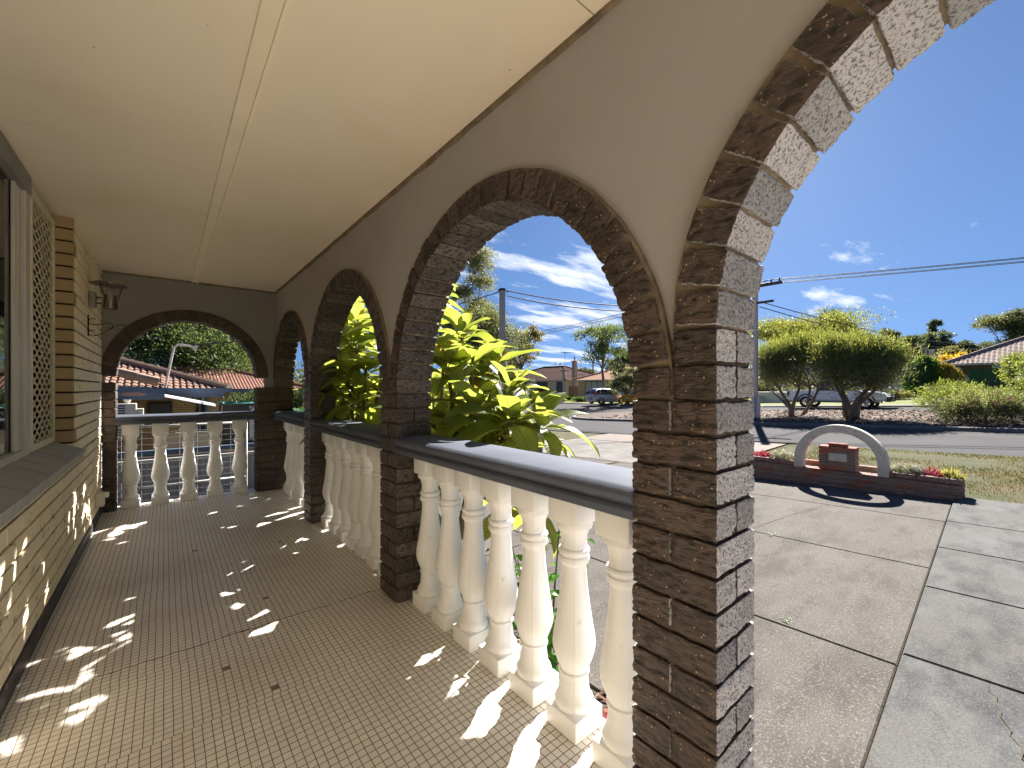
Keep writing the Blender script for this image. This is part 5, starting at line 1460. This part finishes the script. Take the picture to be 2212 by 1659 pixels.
mb.box(-.03, -1.6, .15, .03, 1.7, .23); mb.box(-.03, -1.6, .7, .03, 1.7, .78); mb.build('panel', m_wht, wf)
bb = thing('bird_bath', 'pale concrete bird bath in front of the dark conifer', 'bird bath', (*P(2004, 27), float(gz(38, 3)) + .1)); mb = MB(); mb.lathe([(0, 0), (.2, 0), (.2, .08), (.09, .15), (.08, .75), (.14, .82), (.36, .92), (.36, .98), (.3, .98), (.1, .93), (0, .92)], 16); mb.build('bowl', m_conc, bb, smooth=True)
ww = thing('garden_wall', 'low white wall behind the left bottlebrush, left of the parked utility', 'wall', (*P(1672, 35), float(gz(38, 13)))); mb = MB(); mb.bbox(-.1, -1.0, 0, .1, 1.2, 1.0, .02); mb.build('wall', m_wht, ww)

# ================================================================== neighbour house beyond the end arch
nb = thing('neighbour_house', 'cream brick neighbour house with blue gutters and brown tiles beyond the end arch', 'house', (0, 20, -1.3)); NB = Vector((0, 20, -1.3)); T = lambda x, y, z: (x - NB.x, y - NB.y, z - NB.z)
mb = MB(); mb.box(*T(-8, 20, -2), *T(0.88, 30, 1.05)); mb.box(*T(1.25, 19.8, -2), *T(1.62, 20.1, 1.05)); mb.build('wall', m_creamb, nb)
mb = MB(); tp = .335; x1 = 1.9; y0_ = 19.3; zE = 1.20; run = 5.5; sl = run * math.hypot(1, tp); cc = 1 / math.hypot(1, tp)
tile_plane(mb, T(-10, y0_, zE), (1, 0, 0), (0, cc, tp * cc), lambda t: (0, 11.9 - t * run), sl, pitch=.19, amp=.02, g=.33, samp=6)
tile_plane(mb, T(x1, y0_, zE), (0, 1, 0), (-cc, 0, tp * cc), lambda t: (t * run, 11 - t * run), sl, pitch=.19, amp=.02, g=.33, samp=5)
caps(mb, T(x1, y0_, zE + .05), T(x1 - run, y0_ + run, zE + run * tp + .05), .13); caps(mb, T(-10, y0_ + run, zE + run * tp + .03), T(x1 - run, y0_ + run, zE + run * tp + .05), .13)
rfN = mb.build('roof', [m_tbrn, m_tcap], nb)
mb = MB(); mb.box(*T(-10, y0_ - .13, zE - .14), *T(x1 + .1, y0_ - .02, zE + .03)); mb.box(*T(-10, y0_ - .02, zE - .30), *T(x1 - .15, y0_ + .1, zE - .12)); mb.box(*T(-10, y0_ + .1, zE - .22), *T(x1 - .15, 20, zE - .18)); mb.build('gutter', m_blue, rfN)
# nearer gable wing with its blue barge board
mb = MB(); yw = 14.2; xe = -0.02; zt = 1.30
tile_plane(mb, T(xe, yw, zt), (0, 1, 0), (-.955, 0, .296), lambda t: (0, 5.3), 4.2, pitch=.19, amp=.02, g=.33, samp=6)
caps(mb, T(xe - .1, yw, zt + .09), T(xe - 4, yw, zt + 1.30), .11)
wg = mb.build('roof', [m_tbrn, m_tcap], nb)
mb = MB(); mb.prism([T(xe + .02, yw - .02, .94), T(xe + .02, yw - .02, 1.19), T(xe - .35, yw - .02, 1.27), T(xe - 4, yw - .02, 1.37), T(xe - 4, yw - .02, .94)], (0, 0, 0), (0, .05, 0)); mb.box(*T(xe - .05, yw + .03, 1.10), *T(xe + .08, yw + 5.2, 1.24)); bbd = mb.build('barge_board', m_blue, wg)
mb = MB(); mb.prism([T(xe - .85, yw - .026, 1.06), T(xe - .75, yw - .026, 1.12), T(xe - .5, yw - .026, 1.13), T(xe - .32, yw - .026, 1.08), T(xe - .38, yw - .026, 1.04), T(xe - .7, yw - .026, 1.03)], (0, 0, 0), (0, .005, 0)); mb.build('peeled_patch', M('bare_pink_timber', (0.40, 0.24, 0.18), rough=.9), bbd)
mb = MB(); mb.box(*T(-4, yw + .4, -2), *T(-1.4, yw + 5.7, 1.0)); mb.build('wall', m_creamb, nb)
# dark blind on the wall, awning, posts
mb = MB(); mb.bbox(*T(-.47, 19.90, -.12), *T(.21, 19.99, .72), .01, 0); mb.bbox(*T(-.41, 19.885, -.1), *T(.15, 19.90, .66), .005, 1); mb.build('window_cover', [m_winf, M('charcoal_panel', (0.055, 0.06, 0.07), rough=.5)], nb)
mb = MB(); mb.prism([T(-.25, 16.2, 1.09), T(-.25, 16.2, 1.03), T(1.35, 17.6, .60), T(1.35, 17.6, .68)], (0, 0, 0), (0, 1.8, 0)); mb.build('awning', m_wht, nb)
st = MB()
for k in range(6): st.box(*T(.92 + .12 * k, 21, .62), *T(.985 + .12 * k, 21.03, 1.06))
st.box(*T(.9, 21.04, .6), *T(1.62, 21.06, 1.06), 1); st.build('striped_awning', [m_wht, M('grey_stripe', (0.25, 0.24, 0.23))], nb)
for xx in (.98, 1.18):
    mb = MB(); mb.box(*T(xx, 19.6, -1.2), *T(xx + .07, 19.67, .9)); mb.build('post', m_blue, nb)
mb = MB(); mb.tube([T(-.05, 19.1, 1.0), T(.0, 19.1, 1.15), T(.22, 19.1, 2.5), T(.26, 19.1, 2.68), T(.34, 19.1, 2.76), T(.45, 19.1, 2.78), T(.84, 19.1, 2.72)], .035, 8); mb.obox(T(.86, 19.1, 2.68), (.05, 0, -.02), (0, .05, 0), (.03, 0, .09)); mb.build('service_riser', m_gut, nb, smooth=False)
mb = MB(); mb.box(*T(-.3, 18.2, -1.15), *T(1.5, 18.25, .62 - .9)); mb.build('white_board', M('shaded_white_board', (0.62, 0.55, 0.44)), nb)

nb2 = thing('neighbour_house', 'further house with bright red tiles and blue gutter behind the brown tiled roof', 'house', (2, 33, -1.3)); z2 = 1.16
mb = MB(); mb.box(-3.6, .8, 0, 5.8, 8, 2.3); mb.build('wall', m_creamb, nb2)
mb = MB(); tp = .30; run = 4.6; sl = run * math.hypot(1, tp); cc = 1 / math.hypot(1, tp)
tile_plane(mb, (-7, 0, z2 + 1.3), (1, 0, 0), (0, cc, tp * cc), lambda t: (0, 13.4 - t * run), sl, pitch=.19, amp=.02, g=.33, samp=5); caps(mb, (-7, run, z2 + 1.36 + run * tp), (6.4 - run, run, z2 + 1.36 + run * tp), .12); caps(mb, (6.4, 0, z2 + 1.36), (6.4 - run, run, z2 + 1.36 + run * tp), .12)
r2 = mb.build('roof', [m_tred, m_tred], nb2); mb = MB(); mb.box(-7, -.15, z2 + 1.08, 6.5, -.02, z2 + 1.33); mb.build('gutter', m_blue, r2)

# air conditioner, pot, fence, mesh panels, trampoline on the neighbour side
ac = thing('air_conditioner', 'tall cream split-system air conditioner with louvred fan grilles on the neighbour wall', 'air conditioner', (-.95, 13.6, .03))
mb = MB(); mb.bbox(-.65, 0, 0, .42, .36, .83, .02); mb.bbox(.42, .02, .3, .55, .26, .7, .01); mb.box(-.5, .05, -1.3, -.42, .3, 0); mb.box(.2, .05, -1.3, .28, .3, 0); mb.build('casing', M('cream_steel_casing', (0.60, 0.56, 0.46), (0.54, 0.5, 0.41), rough=.5), ac)
for zz in (.12,):
    mb = MB(); mb.box(-.6, -.015, .05, .24, -.005, .79, 1)
    for k in range(13): mb.box(-.6, -.03, .055 + k * .057, .24, -.016, .078 + k * .057)
    for k in range(6): mb.box(-.6 + k * .165, -.038, .05, -.585 + k * .165, -.031, .79)
    mb.build('grille', [m_wht, m_dplast], ac)
mb = MB()
for k in range(6): mb.box(.46, .0, .34 + k * .055, .53, .018, .365 + k * .055)
mb.build('vent', m_wht, ac)
pt = thing('white_pot', 'small white pot standing on top of the air conditioner', 'pot', (-.70, 13.75, .862)); mb = MB(); mb.lathe([(0, 0), (.035, 0), (.055, .03), (.072, .08), (.075, .085), (.062, .085), (.03, .02), (0, .02)], 18); mb.build('pot', m_wht, pt, smooth=True)
m_zinc = M('grey_zinc_sheet', (0.33, 0.32, 0.34), (0.26, 0.25, 0.27), rough=.55, metal=.3, scale=1.5)
cf = thing('corrugated_fence', 'grey corrugated steel boundary fence low behind the end balustrade', 'fence', (0.6, 9.2, -.95)); mb = MB(); pts = []; nxx = 420
for j in range(2):
    for i in range(nxx): pts.append((-2.6 + 5.2 * i / (nxx - 1), .018 * math.sin(i * .52), 0 if j == 0 else .95))
mb.grid(pts, 0, nxx, 2); mb.build('sheet', m_zinc, cf, smooth=True); mb = MB(); mb.bbox(-2.6, -.03, .95, 2.6, .03, 1.0, .006); mb.build('top_rail', m_gut, cf)
rw = thing('timber_retaining_wall', 'tan timber and brick base wall with dark blue plinth beyond the corrugated fence', 'wall', (0.3, 12.6, -1.2)); mb = MB()
for k in range(5): mb.bbox(-4, -.05, .18 * k, 3.4, .05, .18 * k + .172, .008)
mb.build('plank', M('tan_timber_sleeper', (0.36, 0.22, 0.12), (0.27, 0.165, 0.09), rough=.9, scale=3, stretch=(.3, 1, 5)), rw)
mb = MB(); mb.bbox(-4, -.06, .91, 3.4, .06, 1.02, .008); mb.build('plinth', m_blue, rw)


def mesh_panel(label, o_, L_, h, rot, nv, nh):
    t = thing('mesh_panel', label, 'wire fence', o_, rot, 'wire mesh panels beyond the end arch'); mb = MB()
    for k in range(nv + 1): mb.tube([(L_ * k / nv, 0, 0), (L_ * k / nv, 0, h)], .0035, 5)
    for k in range(nh + 1): mb.tube([(0, .004, h * k / nh), (L_, .004, h * k / nh)], .0028, 5)
    mb.build('wire', m_zinc, t); mb = MB()
    for p, q in (((0, 0, h), (L_, 0, h)), ((0, 0, h * .45), (L_, 0, h * .45)), ((0, 0, -.4), (0, 0, h)), ((L_, 0, -.4), (L_, 0, h))): mb.tube([p, q], .016, 8)
    mb.build('frame', m_gut, t, smooth=True)


mesh_panel('wire mesh panel across the gap behind the end balustrade', (-.62, 7.3, -.72), 1.55, 1.45, 0.0, 8, 18)
mesh_panel('wire mesh gate standing edge-on beside the end pier, right of the last baluster', (1.03, 6.15, -.62), 1.0, 1.42, rad(82), 6, 16)
tp_ = thing('trampoline', 'trampoline with dark safety net and curved pole by the hedge', 'trampoline', (*P(497, 18), -1.72)); mb = MB(); mb.lathe([(1.2, .75), (1.3, .75), (1.3, .82), (1.2, .82)], 24); mb.build('mat', m_dplast, tp_)
mb = MB()
for k in range(6):
    a = k * math.pi / 3 + .2; mb.tube([(1.25 * math.cos(a), 1.25 * math.sin(a), 0), (1.3 * math.cos(a), 1.3 * math.sin(a), 1.7), (1.2 * math.cos(a), 1.2 * math.sin(a), 2.2), (1.0 * math.cos(a), 1.0 * math.sin(a), 2.35)], .025, 6)
mb.build('pole', m_gut, tp_, smooth=True); mb = MB(); pts = [(1.15 * math.cos(a), 1.15 * math.sin(a), z) for z in (.85, 2.3) for a in np.linspace(0, 2 * math.pi, 25)]; mb.grid(pts, 0, 25, 2); mb.build('net', M('dark_net', (0.07, 0.07, 0.075), rough=.9), tp_)
mb = MB(); mb.tube([(1.16 * math.cos(a), 1.16 * math.sin(a), 2.32) for a in np.linspace(0, 2 * math.pi, 25)], .03, 6); mb.build('rim', M('teal_rim', (0.05, 0.25, 0.22)), tp_)

# ================================================================== poles and wires
def pole(label, x, y, h, w_, mt, name='power_pole', cross=None):
    z = float(gz(x, y)); o = thing(name, label, 'pole', (x, y, z), 0, 'power poles'); mb = MB(); a, b = w_ / 2, w_ * .42
    mb.prism([(-a, -a, 0), (a, -a, 0), (a, a, 0), (-a, a, 0)], (0, 0, 0), (0, 0, h)); mb.build('shaft', mt, o); return o, z


o, z1 = pole('grey concrete power pole rising behind the frangipani in the second arch', *P(1085, 21.7), 7.15, .22, m_plank); T1 = Vector((*P(1085, 21.7), z1 + 7.0))
mb = MB(); mb.obox((0, 0, 7.18), (.13, 0, 0), (0, .13, 0), (0, 0, .06)); mb.tube([(-.2, .1, 7.1), (-.1, .05, 7.22)], .03, 6); mb.tube([(.1, -.05, 7.22), (.28, -.16, 7.05)], .03, 6); mb.build('insulator', m_dplast, o)
o, z2_ = pole('pale timber power pole on the island at the edge of the nearest pier', 22.2, 8.3, 7.0, .19, M('weathered_pale_timber', (0.62, 0.54, 0.50), (0.52, 0.45, 0.42), rough=.9, scale=5, stretch=(3, 3, .3))); P2 = Vector((22.2, 8.3, z2_))
mb = MB(); mb.box(-.06, -1.15, 6.45, .06, 1.15, 6.57); mb.box(-.05, -.8, 5.65, .05, .45, 5.75)
for yy in (-1.05, -.7, .7, 1.05): mb.tube([(0, yy, 6.57), (0, yy, 6.72)], .035, 6)
mb.build('crossarm', M('dark_timber_arm', (0.10, 0.075, 0.06)), o)
for yy in (-.2, .05):
    mb = MB(); mb.box(-.16, yy - .05 - .02, 0, -.10, yy + .06, 1.25); mb.build('steel_stake', M('galvanised_steel', (0.45, 0.5, 0.55), rough=.5, metal=.4), o)
o, z3 = pole('slim grey post in front of the maroon-roofed bungalow', *P(1217, 47), 3.9, .16, m_plank)
mb = MB(); mb.box(-.05, -.5, 3.55, .05, .5, 3.65); mb.build('crossarm', m_dplast, o)
o, z3 = pole('thin dark pole behind the gap between the two bungalows', *P(1290 - 9, 60), 5.2, .14, m_bark)
o, z3 = pole('distant pole carrying a grey transformer above the dark conifer', *P(2000, 66), 7.2, .25, m_plank)
mb = MB(); mb.bbox(-.4, -1.0, 5.6, .2, -.35, 6.7, .03); mb.box(-.06, -1.6, 6.75, .06, 1.2, 6.87); mb.build('transformer', m_gut, o)


def wire(label, a, b, sag, r=.012):
    a, b = Vector(a), Vector(b); o = thing('power_line', label, 'power line', tuple(a), 0, 'overhead wires'); mb = MB()
    mb.tube([(b - a) * t + Vector((0, 0, -4 * sag * t * (1 - t))) for t in np.linspace(0, 1, 25)], r, 5); mb.build('cable', m_wire, o)


for k, yy in enumerate((-1.05, -.7, .7, 1.05)):
    nm = ('lowest', 'second lowest', 'second highest', 'highest')[k]
    wire(('highest', 'second highest', 'second lowest', 'lowest')[k] + ' of four thin wires running right from the timber pole', P2 + Vector((0, yy * .8, 6.72)), Vector((30, -32, 6.75 - .1 * k)), .9, .014)
    wire(nm + ' of four thin wires crossing the second arch\'s sky', P2 + Vector((0, yy * .8, 6.72)), Vector((23.0 + .5 * k, 48, 5.0 + .34 * k)), .5, .014)
wire('upper thick cable sagging from the concrete pole to the timber pole', T1 + Vector((.2, -.1, .15)), P2 + Vector((0, 0, 5.9)), .55, .028)
wire('lower thick cable sagging from the concrete pole to the timber pole', T1 + Vector((.2, -.1, -.12)), P2 + Vector((0, 0, 5.72)), .6, .028)
wire('cable sagging left from the concrete pole to the neighbour house', T1 + Vector((-.2, 0, .05)), Vector((.8, 19.1, 2.8)), .45, .026)
wire('upper house cable from the timber pole across the right-hand sky', P2 + Vector((0, -.2, 5.75)), Vector((*P(2230, 58), Z(728, 58))), 1.5, .022)
wire('lower house cable from the timber pole across the right-hand sky', P2 + Vector((0, -.2, 5.5)), Vector((*P(2230, 58), Z(732, 58))), 1.7, .022)

# ================================================================== vehicles
def loft(mb, secs, m=0, close=True):
    n = len(secs[0][1]); v = []; f = []
    for x, pts in secs:
        for y, z in pts: v.append((x, y, z))
        for y, z in reversed(pts): v.append((x, -y, z))
    k = 2 * n
    for i in range(len(secs) - 1):
        for j in range(k): f.append((i * k + j, (i + 1) * k + j, (i + 1) * k + (j + 1) % k, i * k + (j + 1) % k))
    f.append(tuple(range(k))); f.append(tuple((len(secs) - 1) * k + j for j in range(k - 1, -1, -1)))
    mb.add(v, f, m)


def wheel(parent, x, y, r, w_, spokes=5):
    s = 1 if y > 0 else -1; mb = MB(); v = []; prof = [(r * .62, -w_ / 2), (r * .95, -w_ / 2), (r, -w_ / 3), (r, w_ / 3), (r * .95, w_ / 2), (r * .62, w_ / 2)]; n = 24; f = []
    for rr, yy in prof:
        for k in range(n): v.append((x + rr * math.cos(2 * math.pi * k / n), y + yy, r + rr * math.sin(2 * math.pi * k / n)))
    for i in range(len(prof) - 1):
        for k in range(n): f.append((i * n + k, i * n + (k + 1) % n, (i + 1) * n + (k + 1) % n, (i + 1) * n + k))
    mb.add(v, f); wh = mb.build('wheel', m_tyre, parent, smooth=True); mb = MB(); yo = y + s * w_ * .36
    for k in range(spokes):
        a = 2 * math.pi * k / spokes; mb.obox((x + r * .34 * math.cos(a), yo, r + r * .34 * math.sin(a)), (r * .30 * math.cos(a), 0, r * .30 * math.sin(a)), (0, .02, 0), (-r * .09 * math.sin(a), 0, r * .09 * math.cos(a)))
    mb.tube([(x, yo - .02, r), (x, yo + .02, r)], r * .16, 10); ring = [(x + r * .60 * math.cos(t), yo, r + r * .60 * math.sin(t)) for t in np.linspace(0, 2 * math.pi, 21)]; mb.tube(ring, r * .05, 5); mb.build('rim', m_rim, wh)


def car(name, label, loc, rot, paint, prof, gl, W, wheels, r, extra):
    o = thing(name, label, 'car', loc, rot, None); mb = MB(); secs = []
    for x, zb, zbelt, wt in prof: secs.append((x, [(W * .46 * wt, zb), (W * .5 * wt, zb + .12), (W * .5 * wt, zbelt - .22), (W * .49 * wt, zbelt - .06), (W * .455 * wt, zbelt), (.0, zbelt + .03)]))
    loft(mb, secs); bd = mb.build('body', paint, o, smooth=True, recalc=True)
    try: bd.data.set_sharp_from_angle(angle=rad(40))
    except Exception: pass
    mb = MB(); secs = [(x, [(W * .45 * a, zb), (W * .42 * a - .02, zb + (zt - zb) * .55), (W * .37 * a, zt - .04), (W * .30 * a, zt), (0, zt + .02)]) for x, zb, zt, a in gl]; loft(mb, secs); g_ = mb.build('glasshouse', m_carglass, o, smooth=True, recalc=True)
    mb = MB(); rs = [(x, W * .375 * a, zt) for x, zb, zt, a in gl[extra.get('r0', 1):extra.get('r1', -1)]]
    v = []; f = []
    for x, hw, zt in rs: v += [(x, -hw, zt - .035), (x, -hw * .75, zt + .018), (x, 0, zt + .036), (x, hw * .75, zt + .018), (x, hw, zt - .035)]
    for i in range(len(rs) - 1):
        for j in range(4): f.append((5 * i + j, 5 * i + 5 + j, 5 * i + 6 + j, 5 * i + 1 + j))
    mb.add(v, f)
    for xa, za, xb, zb in extra['pillars']:
        for s in (-1, 1): mb.tube([(xa, s * W * .452, za), ((xa + xb) / 2, s * (W * .425), (za + zb) / 2 + .02), (xb, s * W * .365, zb)], .035, 6)
    mb.build('roof', paint, o, smooth=True)
    for x in wheels:
        for s in (-1, 1): wheel(o, x, s * (W * .5 - .10), r, .2)
    mb = MB()
    for x in wheels:
        for s in (-1, 1):
            arcp = [(x + (r + .05) * math.cos(t), s * W * .498, r + (r + .05) * math.sin(t)) for t in np.linspace(-.2, math.pi + .2, 15)]; mb.tube(arcp, .035, 5)
    mb.build('wheel_arch', m_dplast, o); return o


hz_ = float(gz(34.8, 27)) + .1
sv = car('parked_car', 'silver five-door hatchback parked on the lawn before the cream brick bungalow', (*P(1309, 42), hz_), rad(-14), m_silver,
         [(-1.95, .32, .85, .80), (-1.88, .24, .98, .95), (-1.4, .2, 1.0, 1), (0, .2, .98, 1), (.9, .2, .95, 1), (1.5, .22, .84, .97), (1.85, .26, .66, .85), (1.95, .34, .55, .7)],
         [(-1.86, .95, 1.0, .9), (-1.60, .97, 1.44, .93), (-.9, .97, 1.53, 1), (.1, .97, 1.50, 1), (.6, .96, 1.34, .98), (1.25, .92, .97, .95)], 1.68, (-1.2, 1.25), .30,
         {'pillars': [(-1.86, .98, -1.6, 1.42), (-1.3, 1, -1.15, 1.48), (-.35, 1, -.3, 1.5), (1.25, .96, .45, 1.40)], 'r0': 1, 'r1': -1})
for s in (-1, 1):
    mb = MB(); mb.bbox(-1.93, s * .70 - .09, .78, -1.74, s * .70 + .09, 1.28, .03); mb.build('tail_light', m_redl, sv)
mb = MB(); mb.bbox(-1.985, -.26, .50, -1.95, .26, .62, .004, 0); mb.build('number_plate', m_plate, sv)
mb = MB(); mb.bbox(-1.975, -.35, .45, -1.93, .35, .66, .004); mb.build('plate_recess', m_dplast, sv)
mb = MB(); mb.bbox(-1.99, -.74, .30, -1.80, .74, .46, .04); mb.build('bumper', m_silver, sv)
yc = car('parked_car', 'yellow car partly hidden by the nearest pier, right of the silver hatchback', (*P(1388, 41.5), hz_), rad(-12), m_yellow,
         [(-2.0, .32, .80, .85), (-1.9, .24, .92, .96), (-1.3, .2, .95, 1), (0, .2, .93, 1), (1.2, .2, .9, 1), (2.0, .3, .7, .8)],
         [(-1.6, .9, .95, .9), (-1.0, .92, 1.36, .95), (0, .92, 1.40, 1), (.5, .9, 1.3, .95), (1.2, .88, .93, .9)], 1.7, (-1.25, 1.3), .31,
         {'pillars': [(-1.6, .93, -1.0, 1.34), (1.2, .92, .45, 1.3)], 'r0': 1, 'r1': -1})
for s in (-1, 1):
    mb = MB(); mb.bbox(-2.0, s * .70 - .12, .62, -1.86, s * .70 + .12, .82, .03); mb.build('tail_light', m_redl, yc)
mb = MB(); mb.bbox(-2.03, -.26, .55, -1.99, .26, .67, .004); mb.build('number_plate', m_plate, yc)

# white dual-cab utility across the island
ut = thing('parked_utility', 'white crew-cab utility with alloy wheels parked along the far kerb behind the bottlebrushes', 'pickup truck', (32.95, 7.45, float(gz(32.9, 7.45)) + .004), rad(-90)); W = 1.8
mb = MB(); bp2 = [(-2.55, .52, 1.12), (-2.5, .45, 1.13), (-2.05, .45, 1.12), (-1.0, .45, 1.12), (-.98, .42, 1.10), (0, .42, 1.09), (1.1, .42, 1.08), (1.25, .42, 1.07), (2.1, .45, 1.0), (2.35, .5, .92), (2.45, .55, .8)]
loft(mb, [(x, [(W * .46, zb), (W * .5, zb + .10), (W * .5, zt - .12), (W * .48, zt), (0, zt + (.03 if x > 1 else 0))]) for x, zb, zt in bp2]); bd = mb.build('body', m_ute, ut, smooth=True, recalc=True)
try: bd.data.set_sharp_from_angle(angle=rad(35))
except Exception: pass
mb = MB(); loft(mb, [(x, [(W * .455, zb), (W * .43, (zb + zt) / 2), (W * .385, zt - .05), (W * .32, zt), (0, zt + .03)]) for x, zb, zt in [(-1.02, 1.1, 1.12), (-.86, 1.1, 1.68), (0, 1.1, 1.74), (.5, 1.1, 1.70), (1.2, 1.07, 1.1)]]); mb.build('glasshouse', m_carglass, ut, smooth=True, recalc=True)
mb = MB(); mb.bbox(-.90, -.70, 1.70, .45, .70, 1.80, .04)
for xa, za, xb, zb in ((-1.0, 1.1, -.86, 1.72), (.02, 1.1, .02, 1.74), (1.18, 1.1, .45, 1.72)):
    for s in (-1, 1): mb.tube([(xa, s * W * .46, za), (xb, s * W * .40, zb)], .045, 6)
mb.build('roof', m_ute, ut)
for x in (-1.5, 1.5):
    for s in (-1, 1): wheel(ut, x, s * (W * .5 - .11), .37, .24, 6)
    mb = MB()
    for s in (-1, 1): mb.tube([(x + .45 * math.cos(t), s * W * .497, .40 + .45 * math.sin(t)) for t in np.linspace(-.15, math.pi + .15, 15)], .045, 6)
    mb.build('wheel_arch', m_dplast, ut)
for s in (-1, 1):
    mb = MB(); mb.bbox(-2.57, s * .82 - .08, .66, -2.42, s * .82 + .09, 1.02, .02); mb.build('tail_light', m_redl, ut)
    for xx in (-.5, .55):
        mb = MB(); mb.box(xx - .46, s * .902 - .003, .52, xx - .452, s * .902 + .003, 1.06); mb.box(xx - .30, s * .91 - .012, .92, xx - .16, s * .91 + .012, .95); mb.build('door', m_dplast, ut)
mb = MB(); mb.bbox(2.35, -.82, .45, 2.62, .82, .78, .05); mb.tube([(2.6, -.6, .5), (2.66, -.58, 1.0), (2.66, .58, 1.0), (2.6, .6, .5)], .035, 8); mb.build('bull_bar', m_dplast, ut)
mb = MB(); mb.bbox(-2.64, -.8, .46, -2.52, .8, .60, .03); mb.build('bumper', m_dplast, ut)
mb = MB(); mb.bbox(-.95, -.93, .36, 1.0, -.86, .42, .01); mb.bbox(-.95, .86, .36, 1.0, .93, .42, .01); mb.build('side_step', m_dplast, ut)
